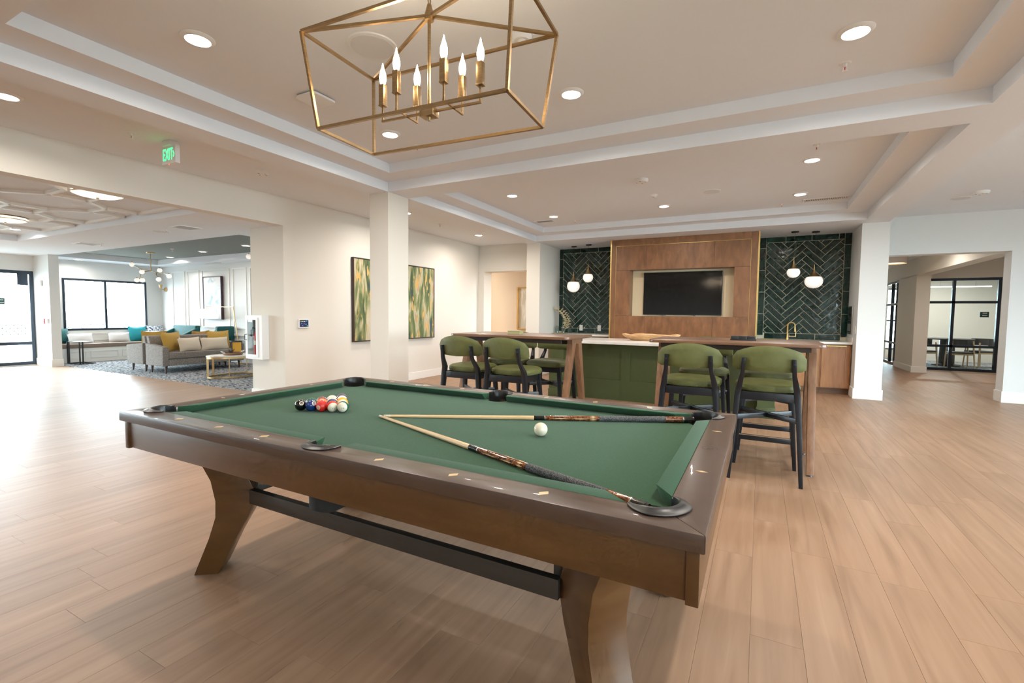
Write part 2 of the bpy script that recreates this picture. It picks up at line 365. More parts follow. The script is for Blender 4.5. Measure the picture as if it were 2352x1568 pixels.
# ---- lounge ceiling: lower soffit with a dark tray, and the foyer ceiling with octagon mouldings
bm = nb(); LX0, LX1, LY0, LY1 = -14.0, -7.2, 4.55, 6.64
box(bm, -14.8, LX0, 3.33, 7.1, ZL, 2.66); box(bm, LX1, -6.0, 3.33, 7.1, ZL, 2.66)
box(bm, LX0, LX1, 3.33, LY0, ZL, 2.66); box(bm, LX0, LX1, LY1, 7.1, ZL, 2.66)
box(bm, -14.8, -11.6, -4, 3.33, ZL, 2.66)
cl = struct('ceiling_lounge', bm, M_CEIL, 'low white lounge ceiling around the dark grey recess', 'ceiling')
obj('dark_recess', bxs(LX0-.02, LX1+.02, LY0-.02, LY1+.02, 2.58, 2.66), M_DARKCEIL, cl)
cf = struct('ceiling_foyer', bxs(-11.6, -6.0, -4, 3.33, 2.56, 2.66), M_CEIL, 'raised foyer ceiling with a pattern of octagon mouldings', 'ceiling')
def moulding(x0, y0, x1, y1):
    b = nb(); bar(b, (x0, y0, 2.546), (x1, y1, 2.546), 0.055, 0.04, up=(0, 0, 1)); obj('moulding', b, M_TRIM, cf, smooth=False)
for i in range(-5, 2):
    for j in range(-4, 2):
        if (i+j) % 2: continue
        cx, cy = -7.57+i*0.76, 2.45+j*0.655
        if cx < -11.0 or cx > -6.5 or cy < -0.5: continue
        def ok(a, b, c, d): return max(b, d) < 3.3 and min(a, c) > -11.5 and max(a, c) < -6.05
        segs = [(-.545, .18, -.215, .475), (.545, .18, .215, .475), (-.215, .475, .215, .475), (-.215, -.475, .215, -.475), (-.545, -.18, -.545, .18), (.545, -.18, .545, .18)]
        for a, b, c, d in segs:
            b2, d2 = min(cy+b, 3.29), min(cy+d, 3.29)
            if abs(b2-d2)+abs(a-c) > 0.1 and ok(cx+a, b2, cx+c, d2): moulding(cx+a, b2, cx+c, d2)

# ---- floor: planks along the depth of the room
FL = struct('floor', bxs(-15.2, 6.4, -4.2, 20, -0.06, -0.006), M_GAP, 'warm beige wood plank floor running through the whole place', 'floor')
PW, PL = 0.183, 1.22
def plank_into(bm, x, y, l, w):
    g = 0.0003
    r = []
    for z, i in ((-0.0058, g), (-0.0006, g), (0.0, g+0.0006)):
        r.append([bm.verts.new(p) for p in ((x-w/2+i, y-l/2+i, z), (x+w/2-i, y-l/2+i, z), (x+w/2-i, y+l/2-i, z), (x-w/2+i, y+l/2-i, z))])
    for A, B in zip(r, r[1:]):
        for k in range(4): bm.faces.new((A[k], A[(k+1) % 4], B[(k+1) % 4], B[k]))
    bm.faces.new(r[2])
bm = nb(); plank_into(bm, 0, 0, PL, PW); PLANK = mesh_of('plank', bm, M_FLOOR, smooth=False)
planks = []
nx = int(20.7/PW)
for i in range(nx):
    x = -14.45 + PW*(i+0.5); off = random.random()*PL
    for j in range(-1, 20):
        y = -4 + off + PL*j
        if y > 19.5 or y < -4.6: continue
        if x < -6.4 and y > 4.62+PL/2: continue           # lounge carpet and beyond
        if x < -6.4 and y > 4.62-PL/2:                    # cut at the carpet edge
            l = 4.62-(y-PL/2); planks.append((x, y-PL/2+l/2, l)); continue
        if y > 10.3 and x < 1.5: continue
        planks.append((x, y, PL))
fw = Vector((-math.sin(math.radians(27.8)), math.cos(math.radians(27.8))))
def seen(p):
    d = Vector((p[0], p[1])); z = d.dot(fw); s = d.dot(Vector((fw.y, -fw.x)))
    return z > 1.2 and abs(s) < z*1.18+0.6
vis = sorted([p for p in planks if seen(p) and p[2] == PL], key=lambda p: p[0]**2+p[1]**2)[:300]
vs = set(vis)
for k, p in enumerate(vis): piece('plank', PLANK, (p[0], p[1], 0), FL)
bm = nb()
for p in planks:
    if p not in vs: plank_into(bm, p[0], p[1], p[2], PW)
rest = obj('plank_field', bm, M_FLOOR, FL, smooth=False); rest['kind'] = 'stuff'
struct('floor_carpet', bxs(-14.8, -6.4, 4.62, 7.1, -0.05, 0.008), M_CARPET, 'grey and blue flecked carpet of the lounge', 'carpet')
struct('floor_meeting_carpet', bxs(3.5, 6.3, 15.3, 18.5, -0.05, 0.008), M_CARPET, 'flecked carpet inside the glass meeting room', 'carpet')

# ---- walls
struct('wall_left', bxs(-6.55, -5.83, 4.3, 9.36, 0, ZTOP), M_WALL, 'cream wall carrying the two tall abstract paintings', 'wall')
struct('wall_header_left', bxs(-6.0, -5.83, -4, 4.3, 2.447, ZTOP), M_WALL, 'long cream header over the wide opening to the lounge', 'wall')
struct('wall_column', bxs(-4.35, -4.05, 4.42, 4.79, 0, ZS+0.01), M_WALL, 'free-standing square cream column behind the pool table', 'column')
struct('wall_pier_left', bxs(-4.35, -4.05, 8.87, 9.97, 0, ZS+0.01), M_WALL, 'cream pier at the left end of the green tiled bar wall', 'wall')
struct('wall_pier_right', bxs(1.335, 1.685, 9.05, 10.1, 0, ZR+.05), M_WALLC, 'white pier at the right end of the bar beside the hall opening', 'wall')
bm = nb(); box(bm, -5.83, -5.68, 9.36, 9.7, 0, ZC+.1); box(bm, -5.68, -4.35, 9.36, 9.7, 2.235, ZC+.1)
struct('wall_corridor_end', bm, M_WALL, 'end wall of the corridor with a plain square opening', 'wall')
bm = nb(); box(bm, -6.5, -4.35, 10.3, 10.4, 0, 2.6); box(bm, -6.5, -6.4, 9.7, 10.3, 0, 2.6); box(bm, -6.5, -4.35, 9.7, 10.4, 2.5, 2.6)
struct('wall_alcove', bm, M_TAN, 'back wall of the small alcove beyond the corridor opening', 'wall')
struct('wall_right', bxs(3.31, 6.2, 9.84, 10.09, 0, ZR+.1), M_WALLC, 'white wall to the right of the wide hall opening', 'wall')
struct('wall_header_right', bxs(1.685, 3.31, 9.84, 10.09, 2.305, ZR+.1), M_WALLC, 'white header above the wide hall opening', 'wall')
# outer walls with their daylight openings (the near and right ones lie behind the viewer)
def wall_with_holes(name, axis, pos, th, a0, a1, z1, holes, m, label):
    """axis 'x': wall at x=pos running along y from a0 to a1; holes (b0, b1, zlo, zhi)"""
    bm = nb(); xs = sorted({a0, a1, *[h[0] for h in holes], *[h[1] for h in holes]})
    def add(b0, b1, zl, zh):
        if zh-zl < 1e-4: return
        if axis == 'x': box(bm, pos, pos+th, b0, b1, zl, zh)
        else: box(bm, b0, b1, pos, pos+th, zl, zh)
    for b0, b1 in zip(xs, xs[1:]):
        hs = [h for h in holes if h[0] <= b0+1e-6 and h[1] >= b1-1e-6]
        if hs: add(b0, b1, 0, hs[0][2]); add(b0, b1, hs[0][3], z1)
        else: add(b0, b1, 0, z1)
    return struct(name, bm, m, label, 'wall')
wall_with_holes('wall_lounge_window', 'x', -15.0, 0.2, 4.4, 7.3, 2.66, [(4.98, 6.73, 0.755, 2.02)], M_WALLC, 'white lounge wall with the wide two-pane window')
wall_with_holes('wall_entrance', 'x', -14.7, 0.2, -4, 4.4, 2.66, [(-3.4, -1.5, 0.02, 2.11), (-1.3, 0.6, 0.02, 2.11), (0.8, 2.4, 0.02, 2.11), (2.5, 4.395, 0.02, 2.11)], M_WALLC, 'white entrance wall with full height glazing')
struct('wall_entrance_pier', bxs(-14.5, -13.7, 4.4, 4.57, 0, ZL+.05), M_WALLC, 'white pier between the glass entrance and the window seat', 'column')
bmw = bxs(-14.8, -6.55, 7.1, 7.3, 0, 2.66)
WP = struct('wall_lounge_panelled', bmw, M_WALLC, 'white lounge wall with rectangular panel mouldings', 'wall')
wall_with_holes('wall_near', 'y', -4.2, 0.2, -14.5, 6.2, ZTOP, [(3.5, 5.9, 0.3, 2.4)], M_WALLC, 'white wall behind the viewer with one tall window')
wall_with_holes('wall_far_right', 'x', 6.2, 0.2, -4.2, 20, ZTOP, [(0.6, 3.2, 0.3, 2.4), (4.0, 6.6, 0.3, 2.4)], M_WALLC, 'white outer wall on the right with tall windows')
struct('wall_lounge_near', bxs(-6.0, -5.83, -4.2, -4.0, 0, 2.447), M_WALLC, 'short white return wall behind the viewer', 'wall')
# hall beyond the right opening
struct('wall_hall_left', bxs(1.5, 1.685, 10.1, 20, 0, 2.75), M_WALL, 'left wall of the hall beyond the opening', 'wall')
struct('wall_hall_end', bxs(1.5, 3.3, 19.0, 19.2, 0, 2.75), M_WALL, 'end wall of the hall beyond the opening', 'wall')
struct('ceiling_hall', bxs(1.5, 6.2, 10.09, 20, 2.70, 2.8), M_CEIL, 'hall ceiling beyond the opening', 'ceiling')
struct('wall_hall_beam', bxs(3.2, 3.46, 10.09, 15.9, 2.29, 2.70), M_WALL, 'cream beam running along the hall to the corner column', 'beam')
struct('wall_hall_column', bxs(3.2, 3.46, 14.26, 15.9, 0, 2.30), M_WALL, 'cream column at the corner of the glass meeting room', 'column')
bm = nb(); box(bm, 3.2, 3.36, 15.9, 18.6, 2.29, 2.70); box(bm, 3.2, 3.36, 17.85, 18.6, 0, 2.29)
struct('wall_hall_storefront', bm, M_WALL, 'cream wall around the narrow storefront glazing in the hall', 'wall')
struct('wall_meeting_front', bxs(3.46, 6.2, 15.24, 15.34, 2.27, 2.70), M_WALL, 'white wall strip above the meeting room glazing', 'wall')
wall_with_holes('wall_meeting_back', 'y', 18.5, 0.1, 3.36, 6.2, 2.7, [(3.42, 4.1, 0.3, 2.2)], M_WALL, 'cream back wall of the meeting room')
struct('wall_meeting_right', bxs(5.0, 6.2, 15.24, 15.34, 0, 2.27), M_WALL, 'cream wall right of the meeting room glazing', 'wall')

# ---- baseboards
def bb(name, x0, x1, y0, y1, label, h=0.14):
    struct(name, bxs(x0, x1, y0, y1, 0, h), M_TRIM, label, 'baseboard', bevel=0.003)
bb('baseboard_left', -5.832, -5.815, 4.3, 9.36, 'cream baseboard below the two paintings')
bb('baseboard_jamb', -6.565, -5.815, 4.284, 4.302, 'cream baseboard around the wall end with the fire cabinet')
for nm, (x0, x1, y0, y1), lb in (('column', (-4.35, -4.05, 4.42, 4.79), 'the free-standing column'), ('pier_left', (-4.35, -4.05, 8.87, 9.9), 'the left bar pier'),
                               ('pier_right', (1.335, 1.685, 9.05, 10.1), 'the white pier right of the bar'), ('hall_column', (3.2, 3.46, 14.26, 15.9), 'the hall corner column'), ('entrance_pier', (-14.5, -13.7, 4.4, 4.57), 'the entrance pier')):
    bmx = nb(); t = 0.016
    pts = [(x0-t, y0-t), (x1+t, y0-t), (x1+t, y1+t), (x0-t, y1+t)]; prism(bmx, pts, 0, 0.16 if 'pier' in nm else 0.14)
    struct('baseboard_'+nm, bmx, M_TRIM, 'white baseboard wrapped around '+lb, 'baseboard', bevel=0.003)
bb('baseboard_right', 3.31-.016, 6.2, 9.824, 9.842, 'white baseboard below the wall right of the hall opening', 0.17)
bb('baseboard_right_jamb', 3.294, 3.312, 9.83, 10.1, 'white baseboard on the jamb of the hall opening', 0.17)
bb('baseboard_corridor_end', -5.83, -5.68, 9.344, 9.362, 'cream baseboard of the corridor end wall')
bb('baseboard_alcove', -6.4, -4.35, 10.284, 10.302, 'cream baseboard in the alcove')

# ---- bar wall: grout bed with glazed herringbone tiles
WB = struct('wall_back', bxs(-4.06, 1.345, 9.955, 10.1, 0, ZS+.05), M_GROUT, 'dark green glazed herringbone tile wall behind the bar', 'wall')
TW, TL, GR = 0.1, 0.4, 0.0085
def tile_piece(P):
    """one glazed tile from its outline in the wall plane (x, z): raised slab with eased edges"""
    cx = sum(p[0] for p in P)/len(P); cz = sum(p[1] for p in P)/len(P)
    if sum(P[i][0]*P[(i+1) % len(P)][1]-P[(i+1) % len(P)][0]*P[i][1] for i in range(len(P))) < 0: P = P[::-1]
    b = nb(); rings = []
    dy = random.uniform(-0.0015, 0.0015)
    for y, ins in ((0.0, 0.0), (-0.008+dy, 0.0), (-0.0105+dy, 0.003)):
        ring = []
        for i in range(len(P)):
            d = Vector((cx-P[i][0], cz-P[i][1])); l = max(d.length, 1e-5); d = d/l*min(ins*1.5, l*0.4)
            ring.append(b.verts.new((P[i][0]-cx+d.x, y, P[i][1]-cz+d.y)))
        rings.append(ring)
    n = len(P)
    for A, B in zip(rings, rings[1:]):
        for k in range(n): b.faces.new((A[k], A[(k+1) % n], B[(k+1) % n], B[k]))
    b.faces.new(rings[2])
    me = mesh_of('tile', b, M_TILE, smooth=False)
    o = bpy.data.objects.new('tile', me); C.objects.link(o); o.parent = WB; o.location = Vector((cx, 9.9552, cz)) - root_loc(WB)
def shrink(P, g):
    cx = sum(p[0] for p in P)/len(P); cz = sum(p[1] for p in P)/len(P)
    return P
def row_tiles(x0, x1, z0, z1, start):
    x = start
    while x < x1:
        a, b = max(x, x0)+GR/2, min(x+TL, x1)-GR/2
        if b-a > 0.01: tile_piece([(a, z0+GR/2), (b, z0+GR/2), (b, z1-GR/2), (a, z1-GR/2)])
        x += TL
def col_tiles(x0, x1, z0, z1, start):
    z = start
    while z < z1:
        a, b = max(z, z0)+GR/2, min(z+TL, z1)-GR/2
        if b-a > 0.01: tile_piece([(x0+GR/2, a), (x1-GR/2, a), (x1-GR/2, b), (x0+GR/2, b)])
        z += TL
def herringbone(x0, x1, z0, z1, vx, vz):
    n = 4; r = math.sqrt(0.5)
    for i in range(-26, 27):
        for j in range(-6, 7):
            ox, oy = (i+n*j)*TW, (i-n*j)*TW
            for (u0, u1, v0, v1) in ((ox, ox+TL, oy, oy+TW), (ox-TW, ox, oy, oy+TL)):
                h = GR/2
                q = [(u0+h, v0+h), (u1-h, v0+h), (u1-h, v1-h), (u0+h, v1-h)]
                P = [((u-v)*r+vx, (u+v)*r+vz) for u, v in q]
                P = clip_poly(P, x0+h, x1-h, z0+h, z1-h)
                if len(P) >= 3 and area2(P) > 2.5e-4: tile_piece(P)
ZB0, ZB1 = 0.87, ZS
# left field (its right end is hidden behind the wood feature wall)
col_tiles(-4.05, -3.955, ZB0, ZB1, 0.90); row_tiles(-3.955, -2.55, 2.63, ZB1, -3.96); row_tiles(-3.955, -2.55, ZB0, 0.975, -4.0)
herringbone(-3.955, -2.56, 0.975, 2.63, -3.655, 0.93)
# right field
col_tiles(-0.06, 0.042, ZB0, ZB1, 0.93); col_tiles(1.235, 1.335, ZB0, ZB1, 0.93); row_tiles(0.042, 1.235, 2.63, ZB1, -0.05); row_tiles(0.042, 1.235, ZB0, 0.975, 0.06)
herringbone(0.042, 1.235, 0.975, 2.63, 0.395, 0.96)

# ---- wood feature wall with the television niche
YP_ = 9.14
FW = struct('wall_feature', bxs(-2.645, -0.07, 9.40, 9.955, 0, ZS+.005), M_CREAM, 'stained wood feature wall with brass lines around the television niche', 'wall')
def panel(x0, x1, z0, z1, y0=YP_): obj('panel', bxs(x0+.0012, x1-.0012, y0, 9.40, z0+.0012, z1-.0012), M_PANELW, FW, bevel=0.0012, smooth=False, seg=1)
NX0, NX1, NZ0, NZ1 = -2.265, -0.44, 1.262, 2.137
IX0, IX1, IZ1 = -2.54, -0.19, 2.605
panel(-2.63, IX0-.004, 0.05, ZS); panel(IX1+.004, -0.085, 0.05, ZS); panel(IX0-.004, IX1+.004, IZ1+.004, ZS)
panel(IX0+.004, NX0, NZ0, NZ1); panel(NX1, IX1-.004, NZ0, NZ1)
for a, b in ((IX0+.004, -1.956), (-1.956, -0.771), (-0.771, IX1-.004)):
    panel(a, b, NZ1, IZ1-.004); panel(a, b, 0.05, NZ0)
for a, b, c, d in ((IX0-.004, IX0+.003, 0.05, IZ1+.003), (IX1-.003, IX1+.004, 0.05, IZ1+.003), (IX0+.003, IX1-.003, IZ1-.004, IZ1+.003)):
    obj('brass_line', bxs(a, b, YP_-.001, YP_+.02, c, d), M_GOLD, FW, smooth=False)
for a, b in ((-2.655, -2.63), (-0.085, -0.060)): obj('brass_edge', bxs(a, b, YP_-.004, 9.955, 0.05, ZS), M_GOLD, FW, bevel=0.002, smooth=False)
t = thing('television', 'large black flat television in the wood niche', 'television', (-1.34, 9.36, 1.29))
obj('bezel', bxs(-2.04, -0.635, 9.335, 9.385, 1.288, 2.098), M_BLACK, t, bevel=0.004)
obj('screen', bxs(-2.03, -0.645, 9.3335, 9.336, 1.302, 2.089), M_TV, t, smooth=False)
obj('wall_mount', bxs(-1.6, -1.1, 9.385, 9.40, 1.45, 1.95), M_BLACK, t)
for x in (-1.62, -1.06): b = nb(); bar(b, (x, 9.36, 1.288), (x-.04, 9.33, 1.272), .015); obj('foot', b, M_BLACK, t)

# ---- panel mouldings of the lounge wall
def rect_mould(x0, x1, z0, z1, w=0.03):
    b = nb()
    box(b, x0, x1, 7.082, 7.1, z1-w, z1); box(b, x0, x1, 7.082, 7.1, z0, z0+w); box(b, x0, x0+w, 7.082, 7.1, z0+w, z1-w); box(b, x1-w, x1, 7.082, 7.1, z0+w, z1-w)
    obj('panel_moulding', b, M_TRIM, WP, smooth=False)
for x0, x1 in ((-14.22, -13.62), (-13.5, -12.95), (-12.83, -11.66), (-11.53, -10.98), (-10.85, -9.7), (-9.55, -9.0), (-8.85, -8.3)):
    rect_mould(x0, x1, 0.84, 2.32); rect_mould(x0, x1, 0.18, 0.58)
obj('chair_rail', bxs(-14.8, -6.55, 7.06, 7.1, 0.66, 0.72), M_TRIM, WP, bevel=0.006)
obj('skirting', bxs(-14.8, -6.55, 7.08, 7.1, 0, 0.13), M_TRIM, WP)

# ---- windows and glazed doors
def window_x(name, x, y0, y1, z0, z1, mull, rails, label, fr=0.05, dep=0.08, m=None, kind_cat='window'):
    m = m or M_FRAMEB
    w = thing(name, label, kind_cat, (x, (y0+y1)/2, z0)); w['kind'] = 'structure'
    b = nb(); box(b, x-dep/2, x+dep/2, y0, y1, z1-fr, z1); box(b, x-dep/2, x+dep/2, y0, y1, z0, z0+fr); box(b, x-dep/2, x+dep/2, y0, y0+fr, z0+fr, z1-fr); box(b, x-dep/2, x+dep/2, y1-fr, y1, z0+fr, z1-fr)
    obj('window_frame', b, m, w, smooth=False)
    ys = [y0+fr]+[q for q in mull]+[y1-fr]; zs = [z0+fr]+list(rails)+[z1-fr]
    for q in mull: obj('mullion', bxs(x-dep/2, x+dep/2, q-fr/2, q+fr/2, z0+fr, z1-fr), m, w, smooth=False)
    for q in rails: obj('transom', bxs(x-dep/2, x+dep/2, y0+fr, y1-fr, q-fr/2, q+fr/2), m, w, smooth=False)
    for a, b2 in zip(ys, ys[1:]):
        for c, d in zip(zs, zs[1:]): obj('pane', bxs(x-.004, x+.004, a, b2, c, d), M_GLASS, w, smooth=False)
    return w
def window_y(name, y, x0, x1, z0, z1, mull, rails, label, fr=0.05, dep=0.08, m=None):
    m = m or M_FRAMEB
    w = thing(name, label, 'window', ((x0+x1)/2, y, z0)); w['kind'] = 'structure'
    b = nb(); box(b, x0, x1, y-dep/2, y+dep/2, z1-fr, z1); box(b, x0, x1, y-dep/2, y+dep/2, z0, z0+fr); box(b, x0, x0+fr, y-dep/2, y+dep/2, z0+fr, z1-fr); box(b, x1-fr, x1, y-dep/2, y+dep/2, z0+fr, z1-fr)
    obj('window_frame', b, m, w, smooth=False)
    xs = [x0+fr]+list(mull)+[x1-fr]; zs = [z0+fr]+list(rails)+[z1-fr]
    for q in mull: obj('mullion', bxs(q-fr/2, q+fr/2, y-dep/2, y+dep/2, z0+fr, z1-fr), m, w, smooth=False)
    for q in rails: obj('transom', bxs(x0+fr, x1-fr, y-dep/2, y+dep/2, q-fr/2, q+fr/2), m, w, smooth=False)
    for a, b2 in zip(xs, xs[1:]):
        for c, d in zip(zs, zs[1:]): obj('pane', bxs(a, b2, y-.004, y+.004, c, d), M_GLASS, w, smooth=False)
    return w
window_x('window_1', -14.83, 4.98, 6.73, 0.755, 2.02, [5.82], [], 'wide two-pane lounge window above the window seat')
door = window_x('door_1', -14.55, 2.52, 4.395, 0.02, 2.11, [], [0.5], 'blue-black framed glass entrance door bay beside the white pier', 0.07, 0.08, kind_cat='door')
obj('door_closer', bxs(-14.5, -14.46, 4.12, 4.29, 1.79, 2.05), M_FRAMEB, door)
obj('notice_plate', bxs(-14.545, -14.53, 3.72, 3.93, 1.36, 1.50), M_SIGN, door)
for z, w in ((1.455, .05), (1.40, .06)): obj('notice_line', bxs(-14.53, -14.528, 3.86-w, 3.86+w, z-.006, z+.006), M_WHITEPL, door)
for k, (a, b) in enumerate(((-3.4, -1.5), (-1.3, 0.6), (0.8, 2.4))): window_x('window_%d' % (k+2), -14.6, a, b, 0.02, 2.11, [], [0.5], 'added unseen glazed bay %s along the entrance wall' % ('farthest back', 'in the middle', 'next to the entrance door')[k])  # bays out of view, added to bring more daylight into the foyer
window_y('window_5', -4.1, 3.5, 5.9, 0.3, 2.4, [4.7], [], 'tall two-pane window in the wall behind the viewer')
for k, (a, b) in enumerate(((0.6, 3.2), (4.0, 6.6))): window_x('window_%d' % (k+10), 6.3, a, b, 0.3, 2.4, [(a+b)/2], [], 'tall window %s in the right outer wall' % ('nearest the viewer', 'nearest the hall')[k])
window_y('window_13', 15.29, 3.46, 5.0, 0.005, 2.265, [4.15], [0.605, 1.68], 'black framed glass front of the meeting room', 0.06, 0.07)
window_x('window_14', 3.28, 15.9, 17.85, 0.005, 2.29, [16.30, 16.85], [0.6, 1.66], 'narrow black framed storefront glazing in the hall', 0.06, 0.07)
window_y('window_15', 18.55, 3.42, 4.1, 0.3, 2.2, [], [1.2], 'small bright window at the back of the meeting room')
for y0, y1 in ((4.98, 6.73),): portal((-14.99, (y0+y1)/2, 1.39), (0, -PI/2, 0), 1.27, y1-y0)
for y0, y1 in ((-3.4, -1.5), (-1.3, 0.6), (0.8, 2.4), (2.5, 4.395)): portal((-14.69, (y0+y1)/2, 1.065), (0, -PI/2, 0), 2.09, y1-y0)
portal((4.7, -4.19, 1.35), (PI/2, 0, 0), 2.4, 2.1)
for a, b in ((0.6, 3.2), (4.0, 6.6)): portal((6.39, (a+b)/2, 1.35), (0, PI/2, 0), 2.1, b-a)
portal((3.76, 18.59, 1.25), (-PI/2, 0, 0), 0.68, 1.9)

# ---- outside: a pale patio with a post and a low lattice fence beyond the lounge window
struct('ground_patio', bxs(-60, -15.2, -30, 40, -0.3, -0.1), M_OUT, 'pale sunlit patio outside the windows', 'ground')
struct('ground_yard', bxs(-15.2, 40, -40, -4.4, -0.3, -0.1), M_OUT, 'pale sunlit yard behind the viewer', 'ground')
struct('ground_side', bxs(6.6, 40, -4.4, 40, -0.3, -0.1), M_OUT, 'pale sunlit yard on the right side', 'ground')
# ================================================================== POOL TABLE
PX0, PX1, PY0, PY1, PZ = -2.597, -0.086, 1.055, 2.482, 0.80
PCX, PCY = (PX0+PX1)/2, (PY0+PY1)/2
RW, CW = 0.100, 0.053
pt = thing('pool_table', 'dark walnut pool table with green cloth and splayed angled legs', 'pool table', (PCX, PCY, 0))
def mir(P, sx, sy):
    """points given for the near right quarter -> any quarter"""
    return [((p[0] if sx > 0 else 2*PCX-p[0]), (p[1] if sy > 0 else 2*PCY-p[1])) for p in P]
PR = 0.064; PRS = 0.060; CX, CY = PX1-0.1376, PY0+0.1376      # corner pocket centre, near right
SCX, SCY = PCX, PY0+0.102                      # side pocket centre, near
yi, xi = PY0+RW, PX1-RW
a1 = PI + math.asin((CY-yi)/PR)                # where the pocket circle meets the inner rail line
near_half = [(PCX, PY0), (PX1, PY0)] + arc(CX, CY, PR, 1.75*PI, a1, 8)
b0 = math.acos(0); dyp = yi-SCY; hx = math.sqrt(PRS**2-dyp**2)
near_half += [(SCX+hx, yi)] + arc(SCX, SCY, PRS, math.atan2(dyp, hx), -PI/2, 8)
for sy, nm in ((1, 'near'), (-1, 'far')):
    right = mir(near_half, 1, sy); left = mir(near_half, -1, sy)
    full = right[1:] + left[1:][::-1]
    b = nb(); prism(b, full, 0.757, PZ); obj('rail', b, M_RAILW, pt, bevel=0.004)
a2 = 0.5*PI - math.asin((xi-CX)/PR) if abs(xi-CX) < PR else 0.5*PI
end_half = [(PX1, PCY), (PX1, PY0)] + arc(CX, CY, PR, -0.25*PI, a2, 8) + [(xi, PCY)]
for sx in (1, -1):
    lo = mir(end_half, sx, 1); hi = mir(end_half, sx, -1)
    full = lo[1:-1] + hi[1:-1][::-1]
    b = nb(); prism(b, full, 0.757, PZ); obj('rail', b, M_RAILW, pt, bevel=0.004)
# bed
def bedpath():
    q = [(SCX+hx, yi)] + arc(CX, CY, PR, a1, a2, 8) + [(xi, PCY)]
    # side pocket notch on the cloth side
    notch = arc(SCX, SCY, PRS, PI/2, math.atan2(dyp, hx), 5)
    return notch + q[1:]
Q = bedpath()
full = mir(Q, 1, 1)[:-1] + mir(Q, 1, -1)[::-1][1:] + mir(Q, -1, -1)[:-1] + mir(Q, -1, 1)[::-1][1:]
clean = [full[0]]
for p in full[1:]:
    if (p[0]-clean[-1][0])**2+(p[1]-clean[-1][1])**2 > 1e-8: clean.append(p)
b = nb(); prism(b, clean, 0.735, 0.765); obj('bed_cloth', b, M_FELT, pt, smooth=False)
# cushions
def cushion(w0, w1, n0, n1):
    """w: rail side, n: nose side (plan points)"""
    b = nb(); sec = lambda w, n: [(w[0], w[1], 0.7652), (w[0], w[1], 0.7995), (n[0], n[1], 0.8015), (n[0], n[1], 0.7965), ((w[0]*.45+n[0]*.55), (w[1]*.45+n[1]*.55), 0.7652)]
    A = [b.verts.new(p) for p in sec(w0, n0)]; B = [b.verts.new(p) for p in sec(w1, n1)]
    for k in range(5): b.faces.new((A[k], A[(k+1) % 5], B[(k+1) % 5], B[k]))
    b.faces.new(A[::-1]); b.faces.new(B); obj('cushion', b, M_FELT, pt, bevel=0.003)
for sx in (1, -1):
    for sy in (1, -1):
        w0, w1, n0, n1 = mir([(PCX+0.062, yi), (PX1-0.192, yi), (PCX+0.078, yi+CW), (PX1-0.265, yi+CW)], sx, sy)
        cushion(w0, w1, n0, n1)
    w0, w1, n0, n1 = mir([(xi, PY0+0.196), (xi, PY1-0.196), (xi-CW, PY0+0.263), (xi-CW, PY1-0.263)], sx, 1)
    cushion(w0, w1, n0, n1)
# pockets: moulded rubber rim with a leather cup
def pocket(cx, cy, a_mid, half, ro, PR, zb=0.0):
    b = nb(); n = 22; ri = PR-0.002; rings = []
    for i in range(n+1):
        a = a_mid-half+2*half*i/n; e = min(1.0, 3.2*min(i, n-i)/n+0.16)
        row = []
        for r, z in ((ri, 0.775), (ri, 0.804+.003*e), (ri+(ro-ri)*.14, 0.804+0.009*e), (ri+(ro-ri)*.42*e+.002, 0.804+0.0085*e), (ri+(ro-ri)*.66*e+.003, 0.803+.0035*e), (ri+(ro-ri)*.90*e+.004, 0.803+.0025*e), (ri+(ro-ri)*e+.005, 0.8035), (ri+(ro-ri)*e+.004, 0.8002)):
            row.append(b.verts.new((cx+r*math.cos(a), cy+r*math.sin(a), z)))
        rings.append(row)
    m = len(rings[0])
    for A, B in zip(rings, rings[1:]):
        for k in range(m-1): b.faces.new((A[k], A[k+1], B[k+1], B[k]))
        b.faces.new((A[-1], A[0], B[0], B[-1]))
    b.faces.new(rings[0]); b.faces.new(rings[-1][::-1])
    p = obj('pocket', b, M_RUBBER, pt)
    b = nb(); nn = 20; prof = ((PR-.001, 0.797), (PR-.001, 0.72), (PR+.008, 0.68), (PR+.006, 0.58+zb), (PR-.02, 0.565+zb), (0.0, 0.562+zb)); rr = []
    for r, z in prof: rr.append([b.verts.new((cx+max(r, .001)*math.cos(2*PI*k/nn), cy+max(r, .001)*math.sin(2*PI*k/nn), z if z < .79 else z)) for k in range(nn)])
    for A, B in zip(rr, rr[1:]):
        for k in range(nn):
            mx = (A[k].co+A[(k+1) % nn].co)/2
            if A is rr[0] and (Vector((mx.x-cx, mx.y-cy)).normalized().dot(Vector((math.cos(a_mid), math.sin(a_mid)))) < -0.15): continue
            b.faces.new((A[k], A[(k+1) % nn], B[(k+1) % nn], B[k]))
    obj('pocket_cup', b, M_BLACKHOLE, p)
for sx in (1, -1):
    for sy in (1, -1):
        (c,) = mir([(CX, CY)], sx, sy); pocket(c[0], c[1], math.atan2(-sy, sx), math.radians(93), 0.090, PR, 0.06)
for sy in (1, -1):
    (c,) = mir([(SCX, SCY)], 1, sy); pocket(c[0], c[1], -PI/2*sy, math.radians(86), 0.086, PRS)
